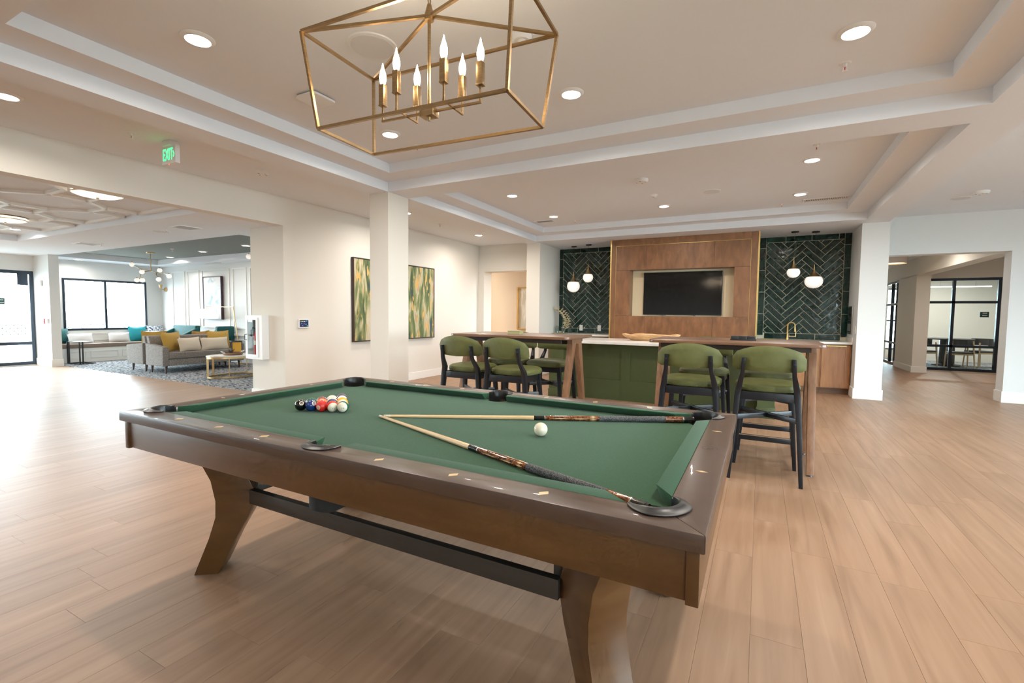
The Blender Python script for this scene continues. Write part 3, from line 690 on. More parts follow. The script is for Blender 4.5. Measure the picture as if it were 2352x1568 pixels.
# apron boards and end boards
for sy in (1, -1):
    y = (PY0+0.022, PY0+0.046) if sy > 0 else (PY1-0.046, PY1-0.022)
    obj('apron', bxs(PX0+0.04, PX1-0.04, y[0], y[1], 0.634, 0.757), M_WALNUT, pt, bevel=0.002)
for sx in (1, -1):
    x = (PX1-0.040, PX1-0.012) if sx > 0 else (PX0+0.012, PX0+0.040)
    obj('end_apron', bxs(x[0], x[1], PY0+0.016, PY1-0.016, 0.628, 0.757), M_WALNUT, pt, bevel=0.002)
obj('slate_frame', bxs(PX0+0.16, PX1-0.16, PY0+0.16, PY1-0.16, 0.64, 0.735), M_DMETAL, pt)
# legs: bent boards set diagonally under the corners
phi = math.radians(38.5)
prof = [(.262, .66), (.232, .56), (.185, .46), (.166, .36), (.168, .28), (.198, .18), (.267, 0.004), (.160, 0.004), (.085, .165), (.022, .28), (-.004, .35), (-.006, .41), (.014, .455), (.06, .54), (.098, .66)]
for sx in (1, -1):
    for sy in (1, -1):
        K = Vector(((-0.545 if sx > 0 else 2*PCX+0.545), (1.39 if sy > 0 else 2*PCY-1.39), 0))
        u = Vector((sx*math.cos(phi), -sy*math.sin(phi), 0)); nrm = Vector((sx*math.sin(phi), sy*math.cos(phi), 0))
        b = nb(); A = [K+u*s+Vector((0, 0, z)) for s, z in prof]; hexa(b, A, [p+nrm*0.14 for p in A])
        lg = obj('leg', b, M_WALNUT, pt, bevel=0.004)
        f = nb(); c = K+u*0.213+nrm*0.07; cyl(f, (c.x, c.y, 0), (c.x, c.y, 0.006), 0.03); obj('foot_glide', f, M_BLACK, lg)
for sy in (1, -1):
    y = 1.39 if sy > 0 else 2*PCY-1.39
    obj('stretcher', bxs(2*PCX+0.545, -0.545, y-0.003*sy-0.015, y-0.003*sy+0.015, 0.345, 0.413), M_DMETAL, pt, bevel=0.002)
for sx in (1, -1):
    x = -0.56 if sx > 0 else 2*PCX+0.56
    obj('cross_brace', bxs(x-.014, x+.014, 1.40, 2*PCY-1.40, 0.40, 0.455), M_DMETAL, pt, bevel=0.002)
# diamond sights
def sight(x, y, along):
    l, w = (0.018, 0.0065) if along == 'y' else (0.0065, 0.018)
    w0, l0 = (0.0065, 0.018)
    P = [(x-l, y), (x, y-w), (x+l, y), (x, y+w)] if along == 'y' else [(x-0.018, y), (x, y-.0065), (x+.018, y), (x, y+.0065)]
    b = nb(); prism(b, P, PZ-.001, PZ+.0006); obj('sight', b, M_INLAY, pt, smooth=False)
for k in (-3, -2, -1, 1, 2, 3):
    for y in (PY0+0.052, PY1-0.052):
        b = nb(); x = PCX+k*0.2855; P = [(x-.006, y-.017), (x+.013, y+.001), (x+.006, y+.017), (x-.013, y-.001)]; prism(b, P, PZ-.001, PZ+.0006); obj('sight', b, M_INLAY, pt, smooth=False)
for k in (-1, 1):
    for x in (PX0+0.055, PX1-0.055): sight(x, PCY+0.011+k*0.2815, 'y')
em = nb(); n = 28; ex, ey = PX1-0.057, PCY+0.011
for r0, r1 in ((0.0235, 0.0262),):
    A = [em.verts.new((ex+r0*math.cos(2*PI*k/n), ey+r0*math.sin(2*PI*k/n), PZ+.0004)) for k in range(n)]; B = [em.verts.new((ex+r1*math.cos(2*PI*k/n), ey+r1*math.sin(2*PI*k/n), PZ+.0004)) for k in range(n)]
    for k in range(n): em.faces.new((A[k], B[k], B[(k+1) % n], A[(k+1) % n]))
for p0, p1 in (((-.008, -.012), (-.001, .012)), ((-.001, .012), (.001, -.012)), ((.008, .012), (.008, -.010)), ((-.010, -.012), (.004, -.012)), ((.004, -.002), (.013, -.002))):
    bar(em, (ex+p0[0], ey+p0[1], PZ+.0003), (ex+p1[0], ey+p1[1], PZ+.0003), 0.0016, 0.0004, up=(0, 0, 1))
e_ = obj('emblem', em, M_BLACK, pt, smooth=False); e_['label'] = 'round dark monogram mark on the wooden end rail'

# ================================================================== BALLS
BR = 0.0285; BZ = 0.7653
BCOL = {'yellow': (0.80, 0.42, 0.01), 'blue': (0.008, 0.035, 0.16), 'red': (0.62, 0.02, 0.012), 'purple': (0.07, 0.018, 0.10), 'orange': (0.72, 0.16, 0.02), 'green': (0.01, 0.10, 0.07), 'maroon': (0.22, 0.018, 0.015), 'black': (0.006, 0.006, 0.006)}
M_IVORY = mat('ivory_resin', (0.78, 0.70, 0.54), 0.08, coat=0.6)
for k, c in BCOL.items(): mat('ball_'+k, c, 0.08, coat=0.6)
def decal(num, direction):
    """number disc wrapped on the ball, as two parts' meshes"""
    d = Vector(direction).normalized(); s, u = frame_of(d); u = -u if u.z < 0 else u; s = u.cross(d)
    disc = nb(); n = 20; rr = 0.0105
    c0 = disc.verts.new(d*(BR+.0003)); ring = []
    for k in range(n):
        p = d*math.sqrt(BR**2-rr**2)+(s*math.cos(2*PI*k/n)+u*math.sin(2*PI*k/n))*rr; ring.append(disc.verts.new(p.normalized()*(BR+.0003)))
    for k in range(n): disc.faces.new((c0, ring[k], ring[(k+1) % n]))
    t = text_bm(str(num), 0.0125, 0.0)
    for v in t.verts:
        p = d*BR+s*v.co.x+u*v.co.y; v.co = p.normalized()*(BR+.0006)
    return disc, t
def pool_ball(name, x, y, colour, stripe, num, label, faces=(), axis=(0.2, -0.3, 1)):
    t = thing(name, label, 'ball', (x, y, BZ), 0, 'racked pool balls')
    ax = Vector(axis).normalized(); s, u = frame_of(ax)
    if not stripe:
        o = obj('sphere', ball(nb(), (0, 0, BR), BR, 28, 18), MATS['ball_'+colour], t, world=False)
    else:
        b = nb(); prof = []
        m = 24; rings = []
        for i in range(m+1):
            a = PI*i/m; r, z = BR*math.sin(a), -BR*math.cos(a)
            if r < 1e-6: rings.append([b.verts.new(ax*z)])
            else: rings.append([b.verts.new(ax*z+(s*math.cos(2*PI*k/28)+u*math.sin(2*PI*k/28))*r) for k in range(28)])
        for i, (A, B) in enumerate(zip(rings, rings[1:])):
            zmid = -math.cos(PI*(i+.5)/m); mi = 1 if abs(zmid) < 0.52 else 0
            for k in range(28):
                if len(A) == 1: f = b.faces.new((A[0], B[(k+1) % 28], B[k]))
                elif len(B) == 1: f = b.faces.new((A[k], A[(k+1) % 28], B[0]))
                else: f = b.faces.new((A[k], A[(k+1) % 28], B[(k+1) % 28], B[k]))
                f.material_index = mi
        bmesh.ops.translate(b, verts=b.verts, vec=(0, 0, BR))
        o = obj('sphere', b, [M_IVORY, MATS['ball_'+colour]], t, world=False)
    for d in faces:
        disc, txt = decal(num, d)
        for bm_ in (disc, txt): bmesh.ops.translate(bm_, verts=bm_.verts, vec=(0, 0, BR))
        dd = obj('number_disc', disc, M_IVORY, t, world=False); obj('number', txt, M_BLACK, dd, world=False, smooth=False)
    return t
D = Vector((0.945, 0.327)).normalized()*0.0573; F = Vector((D.x*math.cos(2*PI/3)-D.y*math.sin(2*PI/3), D.x*math.sin(2*PI/3)+D.y*math.cos(2*PI/3)))
P0 = Vector((-2.05, 1.597))
rack = [[('black', 0, 8, 'solid black eight ball at the left corner of the rack', ((0.9, -0.5, 0.55),), (0, 0, 1))],
        [('blue', 0, 2, 'solid blue ball in the front row next to the black ball', ((0.98, -0.1, 0.55),), (0, 0, 1)), ('green', 0, 6, 'solid green ball right behind the blue ball', (), (0, 0, 1))],
        [('red', 0, 3, 'solid red ball in the middle of the front row', ((0.25, -1.0, -0.12),), (0, 0, 1)), ('orange', 0, 5, 'solid orange ball behind the red one', ((0.6, -0.5, 0.75),), (0, 0, 1)), ('maroon', 0, 7, 'solid maroon ball behind the orange one', (), (0, 0, 1))],
        [('red', 1, 11, 'red striped ball with a cream cap facing the camera', ((0.95, -0.55, -0.25),), (0.85, -0.5, -0.18)), ('blue', 1, 10, 'dark blue striped ball behind the red striped one', (), (0.9, -0.6, -0.3)), ('orange', 1, 13, 'orange striped ball with its cream cap on top', ((0.4, -0.3, 1),), (0.25, -0.2, 1)), ('purple', 1, 12, 'purple striped ball hidden deep in the rack', (), (0, 0, 1))],
        [('green', 1, 14, 'green striped ball with a cream cap at the right corner of the rack', ((0.72, -0.75, -0.08),), (0.55, -0.83, 0.1)), ('yellow', 1, 9, 'yellow striped ball with cream cap behind the green striped one', (), (0.45, -0.75, 0.55)), ('yellow', 0, 1, 'solid yellow ball near the back corner of the rack', (), (0, 0, 1)), ('maroon', 1, 15, 'maroon striped ball behind the yellow one', (), (0, 0, 1)), ('purple', 0, 4, 'solid purple ball at the far corner of the rack', (), (0, 0, 1))]]
for i, colm in enumerate(rack):
    for j, (c, st, num, lb, fs, ax) in enumerate(colm):
        p = P0 + D*i + F*j; pool_ball('pool_ball', p.x, p.y, c, st, num, lb, fs, ax)
tag(obj('cue_ball', ball(nb(), (-0.785, 1.752, BZ+BR), BR, 32, 20), M_IVORY), 'ivory cue ball lying alone on the green cloth', 'ball')

# ================================================================== CUES
M_MAPLE = mat('maple_shaft', (0.72, 0.50, 0.27), 0.25, coat=0.3)
M_BURL = noisy('red_burl', [(0.35, (0.03, 0.008, 0.004)), (0.5, (0.16, 0.045, 0.012)), (0.7, (0.34, 0.11, 0.03))], nscale=120, rough=0.12, coat=0.8)
M_IRISH = noisy('speckled_linen_wrap', [(0.4, (0.012, 0.012, 0.013)), (0.6, (0.16, 0.16, 0.165))], nscale=420, detail=2, rough=0.8, bump=0.3)
M_GLOSSK = mat('glossy_black', (0.008, 0.008, 0.008), 0.12, coat=0.6)
def cue(label, tip, butt):
    tip, butt = Vector(tip), Vector(butt); t = thing('cue_stick', label, 'cue', tip, 0, 'cues on the pool table')
    L = (butt-tip).length; d = (butt-tip)/L
    def seg(nm, s0, s1, r0, r1, m, parent=t, n=16): b = nb(); cyl(b, tip+d*s0*L, tip+d*s1*L, r0, r1, n); return obj(nm, b, m, parent)
    R = lambda s: 0.0062+0.0088*s
    seg('tip', 0, 0.008, R(0)*.9, R(0), mat('cue_tip', (0.55, 0.52, 0.48), 0.9)); seg('ferrule', 0.008, 0.022, R(0), R(.02), M_IVORY)
    seg('shaft', 0.022, 0.49, R(.02), R(.49), M_MAPLE); seg('joint_collar', 0.49, 0.524, R(.49)*1.03, R(.52)*1.03, M_GLOSSK)
    seg('joint_ring', 0.5235, 0.527, R(.52)*1.06, R(.52)*1.06, M_CHROME)
    f = seg('forearm', 0.524, 0.70, R(.52), R(.70), M_BURL)
    s_, u_ = frame_of(d)
    for k in range(8):
        a = 2*PI*k/8; n_ = s_*math.cos(a)+u_*math.sin(a); tt = d.cross(n_)
        for s0, s1, w in ((0.545, 0.605, .0016), (0.612, 0.665, .0022), (0.668, 0.69, .0035)):
            if (k % 2) and s0 < 0.66: continue
            mid = (s0+s1)/2; b = nb(); q = [tip+d*L*s0, tip+d*L*mid+tt*w, tip+d*L*s1, tip+d*L*mid-tt*w]
            vs_ = [b.verts.new(p+n_*(R(mid)+.0004)) for p in q]; b.faces.new(vs_); obj('inlay', b, M_INLAY, f, smooth=False)
    seg('wrap', 0.70, 0.91, R(.70)*1.06, R(.91)*1.05, M_IRISH); seg('butt_sleeve', 0.91, 0.965, R(.91), R(.965), M_BURL); seg('butt_ring', 0.964, 0.967, R(.965)*1.05, R(.965)*1.05, M_CHROME)
    seg('butt_cap', 0.966, 0.995, R(.966), R(.99), M_GLOSSK); seg('bumper', 0.995, 1.0, R(.9), R(.7), M_RUBBER)
cue('pool cue lying nearly parallel to the far rail of the table', (-1.583, 1.694, 0.7715), (-0.262, 2.335, 0.7805))
cue('pool cue running toward the near right pocket of the table', (-1.600, 1.683, 0.7715), (-0.232, 1.191, 0.7795))

# ================================================================== CHANDELIER over the table
CHX, CHY = -1.354, 1.745
ch = thing('chandelier', 'brass open lantern chandelier with six candle bulbs above the pool table', 'chandelier', (CHX, CHY, 2.1))
cr_, sr_ = math.cos(math.radians(3.5)), math.sin(math.radians(3.5))
def cp(x, y, z): return Vector((CHX+x*cr_-y*sr_, CHY+x*sr_+y*cr_, z))
bot = [cp(sx*.475, sy*.188, 2.10) for sx, sy in ((-1, -1), (1, -1), (1, 1), (-1, 1))]
top = [cp(sx*.518, sy*.237, 2.512) for sx, sy in ((-1, -1), (1, -1), (1, 1), (-1, 1))]
hub = cp(0, 0, 2.585)
for i in range(4):
    for a, b_ in ((bot[i], bot[(i+1) % 4]), (top[i], top[(i+1) % 4]), (bot[i], top[i]), (top[i], hub)):
        b = nb(); bar(b, a, b_, 0.0125, 0.0125, up=(0, 0, 1) if abs((b_-a).z) < .2 else None); obj('frame_bar', b, M_ABRASS, ch)
b = nb(); lathe(b, [(0.0, -.02), (.02, -.02), (.022, .0), (.014, .03), (.009, .05), (.0, .05)], hub, 16); obj('hub', b, M_ABRASS, ch)
z = 2.635; k = 0
while z < 2.92:
    b = nb(); pts = []
    for q in range(14):
        a = 2*PI*q/14; ox, oz = 0.009*math.cos(a), 0.02*math.sin(a)
        pts.append((hub.x+(ox if k % 2 else 0), hub.y+(0 if k % 2 else ox), z+0.018+oz))
    tube(b, pts, 0.0026, 6, True); obj('chain_link', b, M_ABRASS, ch); z += 0.031; k += 1
b = nb(); lathe(b, [(0.0, 0), (.03, 0), (.065, .015), (.065, .025), (0, .025)], (hub.x, hub.y, 2.921), 24); obj('ceiling_canopy', b, M_ABRASS, ch)
b = nb(); cyl(b, hub, (hub.x, hub.y, 2.16), .0075, n=12); obj('rod', b, M_ABRASS, ch)
b = nb(); lathe(b, [(0, -.035), (.006, -.035), (.008, -.02), (.0, -.02)], (hub.x, hub.y, 2.165), 12); obj('finial', b, M_ABRASS, ch)
b = nb(); P = [cp(x, y, 0) for x, y in ((-.035, -.026), (.035, -.026), (.035, .026), (-.035, .026))]; hexa(b, [(p.x, p.y, 2.145) for p in P], [(p.x, p.y, 2.185) for p in P]); obj('centre_block', b, M_ABRASS, ch, bevel=.002)
b = nb(); bar(b, cp(-.265, 0, 2.168), cp(.265, 0, 2.168), .009, .009, up=(0, 0, 1)); obj('main_arm', b, M_ABRASS, ch)
for x in (-.118, .128):
    b = nb(); bar(b, cp(x, -.085, 2.168), cp(x, .078, 2.168), .009, .009, up=(0, 0, 1)); obj('cross_arm', b, M_ABRASS, ch)
for x, y in ((-.26, 0), (.26, 0), (-.118, -.08), (-.118, .074), (.128, -.08), (.128, .074)):
    p = cp(x, y, 2.168); b = nb(); bar(b, p, p+Vector((0, 0, .068)), .0075); obj('stem', b, M_ABRASS, ch)
    b = nb(); q = Vector((p.x, p.y, 2.236))
    for w, z0, z1 in ((.031, 0, .004), (.0275, .004, .098)): bar(b, q+Vector((0, 0, z0)), q+Vector((0, 0, z1)), w, w, up=(cr_, sr_, 0))
    sl = obj('candle_sleeve', b, M_ABRASS, ch, bevel=.0008)
    b = nb(); lathe(b, [(.0, .098), (.009, .098), (.0135, .112), (.0165, .128), (.0150, .146), (.0095, .165), (.0050, .180), (.0025, .193), (0, .200)], q, 14); obj('bulb', b, M_BULB, sl)
    l = bpy.data.lights.new('bulb_light', 'POINT'); l.energy = 7.0; l.color = (1.0, 0.78, 0.52); l.shadow_soft_size = 0.02
    lo = bpy.data.objects.new('bulb_light', l); C.objects.link(lo); lo.parent = ch; lo.location = Vector((q.x, q.y, 2.38))-root_loc(ch)

# ================================================================== CEILING FITTINGS
def downlight(x, y, z, label, grp, power=DOWN_W, r=0.09):
    t = thing('recessed_light', label, 'ceiling light', (x, y, z), 0, grp)
    b = nb(); lathe(b, [(r*.74, -.004), (r*.78, -.016), (r*.95, -.012), (r*1.05, -.002), (r*1.05, .0005), (r*.74, .0005)], (0, 0, 0), 32); obj('trim_ring', b, M_WHITEPL, t, world=False)
    b = nb(); lathe(b, [(0, -.010), (r*.7, -.0098), (r*.75, -.006), (r*.75, -.001), (0, -.001)], (0, 0, 0), 32); obj('lens', b, M_LENS, t, world=False)
    l = bpy.data.lights.new('lamp_light', 'AREA'); l.shape = 'DISK'; l.size = r*1.45; l.energy = power; l.color = (1.0, 0.92, 0.83); l.spread = math.radians(165)
    o = bpy.data.objects.new('lamp_light', l); C.objects.link(o); o.parent = t; o.location = (0, 0, -0.02)
    return t
T1 = 'recessed lights in the tray above the pool table'; T2 = 'recessed lights in the tray above the bar'; TC = 'recessed lights along the corridor'; TLg = 'recessed lights in the lounge'
downlight(-3.14, 1.75, Z2, 'recessed light at the near left corner of the tray above the pool table', T1)
downlight(0.43, 3.46, Z2, 'recessed light at the far right corner of the tray above the pool table', T1)
downlight(-1.335, 3.45, Z2, 'recessed light right of the chandelier near the far tray edge', T1)
downlight(-3.14, 3.46, Z2, 'recessed light seen just under the chandelier frame', T1)
downlight(0.43, 1.75, Z2, 'recessed light above the near right end of the pool table out of view', T1)
downlight(-3.17, 5.97, Z2, 'recessed light in the near left of the bar tray', T2)
downlight(-3.19, 7.52, Z2, 'recessed light in the far left of the bar tray next to the vent', T2)
downlight(-1.37, 7.52, Z2, 'recessed light in the far middle of the bar tray before the television', T2)
downlight(0.42, 6.0, Z2, 'recessed light in the near right of the bar tray', T2)
downlight(0.41, 7.57, Z2, 'recessed light in the far right of the bar tray beside the long vent', T2)
downlight(-4.96, 1.40, ZC, 'recessed light in the corridor ceiling at the left edge of the view', TC)
downlight(-5.0, 8.02, ZC, 'recessed light at the far end of the corridor', TC)
downlight(-4.95, 5.81, ZC, 'recessed light in the corridor half hidden by the column', TC)
for x, y, w in ((-3.1, -1.6, 'behind the viewer on the left'), (-0.6, -1.6, 'right behind the viewer'), (4.0, -1.0, 'behind the viewer on the right'), (4.0, 2.2, 'right of the viewer'), (4.2, 5.6, 'right of the tray beam')): downlight(x, y, ZC if x < 1.6 else ZR, 'recessed light in the flat ceiling ' + w, 'recessed lights outside the view')
downlight(-12.9, 6.4, 2.58, 'recessed light in the dark lounge recess behind the globe chandelier', TLg, 12)
downlight(-10.97, 6.1, 2.58, 'recessed light in the middle of the dark lounge recess', TLg, 12)
downlight(-9.12, 5.9, 2.58, 'recessed light in the dark lounge recess at the wall edge', TLg, 12)
downlight(-14.3, 5.12, ZL, 'recessed light in the lounge soffit above the window', TLg, 10)
downlight(-10.72, 3.05, 2.56, 'recessed light near the far edge of the octagon ceiling', TLg, 10)
downlight(2.5, 11.6, 2.70, 'recessed light in the hall behind the opening', 'recessed lights in the hall', 20)
downlight(4.9, 13.0, 2.70, 'recessed light in the side room before the meeting room', 'recessed lights in the hall', 20)
downlight(4.4, 16.9, 2.70, 'recessed light hidden inside the meeting room', 'recessed lights in the hall', 60)

def sprinkler(x, y, z, label):
    t = thing('sprinkler', label, 'sprinkler', (x, y, z), 0, 'ceiling sprinklers')
    b = nb(); lathe(b, [(0, -.006), (.028, -.006), (.036, 0), (0, 0)], (0, 0, 0), 20); obj('escutcheon', b, M_WHITEPL, t, world=False)
    b = nb(); cyl(b, (0, 0, -.005), (0, 0, -.026), .012, .010, 12); box(b, -.012, -.009, -.003, .003, -.05, -.02); box(b, .009, .012, -.003, .003, -.05, -.02); cyl(b, (0, 0, -.050), (0, 0, -.054), .016, .016, 12); obj('sprinkler_head', b, M_WHITEPL, t, world=False)
    b = nb(); cyl(b, (0, 0, -.026), (0, 0, -.050), .0035, n=8); obj('glass_bulb', b, M_RED, t, world=False)
for x, y, z, lb in ((0.43, 3.86, Z2, 'white sprinkler near the far right corner of the pool tray'), (-3.11, 3.82, Z2, 'white sprinkler low under the chandelier frame'), (0.42, 5.52, Z2, 'white sprinkler at the near edge of the bar tray'), (-2.98, 8.0, Z2, 'white sprinkler beside the far left vent of the bar tray'), (0.21, 8.12, Z2, 'white sprinkler at the far edge of the bar tray above the tiles'),
                    (-4.98, 2.19, ZC, 'white sprinkler in the corridor ceiling before the exit sign'), (-5.02, 6.78, ZC, 'white sprinkler in the far corridor ceiling'), (2.95, 8.5, ZR, 'white sprinkler in the right ceiling by the picture edge'), (-7.72, 3.79, ZL, 'white sprinkler in the lounge soffit near the header'), (-10.5, 4.1, ZL, 'white sprinkler in the lounge soffit before the recess'), (-11.2, 5.6, 2.58, 'white sprinkler in the middle of the dark recess')): sprinkler(x, y, z, lb)
def disc_fit(name, x, y, z, r, h, label, cat, m=None, dome=False, grp=None):
    t = thing(name, label, cat, (x, y, z), 0, grp)
    b = nb(); lathe(b, [(0, -h), (r*.80, -h), (r*.97, -h*.6), (r, 0), (0, 0)] if not dome else [(0, -h), (r*.45, -h*.93), (r*.8, -h*.62), (r, -h*.15), (r, 0), (0, 0)], (0, 0, 0), 32); obj('cover', b, M_WHITEPL, t, world=False)
    if name == 'ceiling_speaker':
        b = nb(); lathe(b, [(0, -h-.002), (r*.86, -h-.001), (r*.86, -h+.001), (0, -h+.001)], (0, 0, 0), 32); obj('grille', b, m or M_GREYPL, t, world=False)
    elif name == 'smoke_detector':
        for k in range(4): b = nb(); a = k*PI/2; box(b, r*.62*math.cos(a)-.008, r*.62*math.cos(a)+.008, r*.62*math.sin(a)-.008, r*.62*math.sin(a)+.008, -h*.98-.001, -h*.9); obj('sensor_slot', b, M_BLACK, t, world=False)
    elif name == 'motion_sensor':
        b = nb(); lathe(b, [(0, -h-.014), (r*.35, -h-.011), (r*.5, -h+.002), (0, -h+.002)], (0, 0, 0), 20); obj('sensor_dome', b, M_GREYPL, t, world=False)
    return t
disc_fit('ceiling_speaker', -2.23, 2.30, Z2, 0.155, 0.012, 'big round white ceiling speaker behind the chandelier', 'speaker')
disc_fit('ceiling_speaker', -0.65, 6.93, Z2, 0.12, 0.010, 'round white ceiling speaker in the middle of the bar tray', 'speaker')
disc_fit('ceiling_speaker', -7.58, 3.05, 2.56, 0.12, 0.01, 'round ceiling speaker between the octagon mouldings', 'speaker')
disc_fit('ceiling_speaker', 2.36, 8.64, ZR, 0.11, 0.008, 'flat round speaker in the right ceiling near the header', 'speaker')
disc_fit('ceiling_speaker', -10.9, 3.95, ZL, 0.12, 0.008, 'flat round speaker in the lounge soffit near the pier', 'speaker')
disc_fit('ceiling_speaker', -8.0, 3.85, ZL, 0.12, 0.010, 'flat round speaker in the lounge soffit near the square vent', 'speaker')
disc_fit('smoke_detector', -1.37, 5.97, Z2, 0.085, 0.038, 'white smoke detector near the near edge of the bar tray', 'detector')
disc_fit('smoke_detector', -4.98, 3.43, ZC, 0.075, 0.038, 'white smoke detector in the corridor ceiling', 'detector')
disc_fit('smoke_detector', 2.46, 8.3, ZR, 0.085, 0.036, 'white smoke detector in the right ceiling', 'detector')
disc_fit('motion_sensor', -1.343, 2.63, Z2, 0.062, 0.03, 'white dome sensor next to the chandelier hook', 'sensor')
disc_fit('motion_sensor', -1.37, 6.79, Z2, 0.05, 0.034, 'small white dome sensor in the middle of the bar tray', 'sensor', dome=True)
t = thing('wireless_access_point', 'white square wireless unit on the tray ceiling left of the chandelier', 'access point', (-3.15, 2.63, Z2))
b = nb(); prism(b, rrect(-.11, .11, -.11, .11, .03), -.028, -.010); obj('cover', b, M_WHITEPL, t, bevel=.006, world=False)
b = nb(); box(b, -.07, .07, -.07, .07, -.010, 0); obj('mount_plate', b, M_WHITEPL, t, world=False)
def vent(x, y, z, lx, ly, n, label, along='x'):
    t = thing('air_vent', label, 'vent', (x, y, z), 0, 'ceiling vents')
    b = nb(); f = .022
    box(b, -lx/2, lx/2, -ly/2, -ly/2+f, -.010, 0); box(b, -lx/2, lx/2, ly/2-f, ly/2, -.010, 0); box(b, -lx/2, -lx/2+f, -ly/2+f, ly/2-f, -.010, 0); box(b, lx/2-f, lx/2, -ly/2+f, ly/2-f, -.010, 0); obj('vent_frame', b, M_WHITEPL, t, world=False)
    obj('shade_sheet', bxs(-lx/2+f, lx/2-f, -ly/2+f, ly/2-f, -.002, -.0005), mat('vent_shadow', (.12, .12, .12), .9), t, world=False)  # dark sheet painting the shade behind the louvres
    for k in range(n):
        xx = -lx/2+f+(lx-2*f)*(k+.5)/n; b = nb(); bar(b, (xx, -ly/2+f, -.006), (xx, ly/2-f, -.006), (lx-2*f)/n*.55, .003, up=(0.4, 0, 1)); obj('louvre', b, M_WHITEPL, t, world=False, smooth=False)
vent(-3.5, 7.86, Z2, .36, .18, 14, 'white ceiling vent near the far left of the bar tray')
vent(0.75, 8.03, Z2, .56, .17, 24, 'long white ceiling vent near the far right of the bar tray')
vent(-7.29, 3.83, ZL, .30, .30, 8, 'square white vent in the lounge soffit near the header')
vent(-10.79, 4.0, ZL, .30, .30, 8, 'square white vent in the lounge soffit farther in')
vent(-11.9, 6.87, ZL, .35, .15, 10, 'narrow white vent in the soffit by the panelled wall')
# exit sign
t = thing('exit_sign', 'white box exit sign with lit green letters under the corridor ceiling', 'exit sign', (-4.88, 2.47, 2.62))
obj('housing', bxs(-5.03, -4.80, 2.45, 2.49, 2.625, 2.785), M_WHITEPL, t, bevel=.003)
obj('canopy', bxs(-4.98, -4.85, 2.43, 2.51, 2.785, ZC), M_WHITEPL, t, bevel=.003)
b = text_bm('EXIT', .135, .002); bmesh.ops.rotate(b, verts=b.verts, cent=(0, 0, 0), matrix=Matrix.Rotation(PI/2, 3, 'X')); bmesh.ops.scale(b, verts=b.verts, vec=(.62, 1, 1.12)); bmesh.ops.translate(b, verts=b.verts, vec=(-4.925, 2.449, 2.705)); obj('letters', b, M_EXITG, t, smooth=False)
b = nb(); bar(b, (-4.835, 2.4485, 2.73), (-4.82, 2.4485, 2.705), .008, .002, up=(0, 1, 0)); bar(b, (-4.82, 2.4485, 2.705), (-4.835, 2.4485, 2.68), .008, .002, up=(0, 1, 0)); obj('arrow', b, M_EXITG, t, smooth=False)
obj('charge_lamp', ball(nb(), (-4.93, 2.46, 2.6245), .004, 8, 6), mat('red_led', (.5, 0, 0), .4, emit=(1, .1, .05), es=3), t)
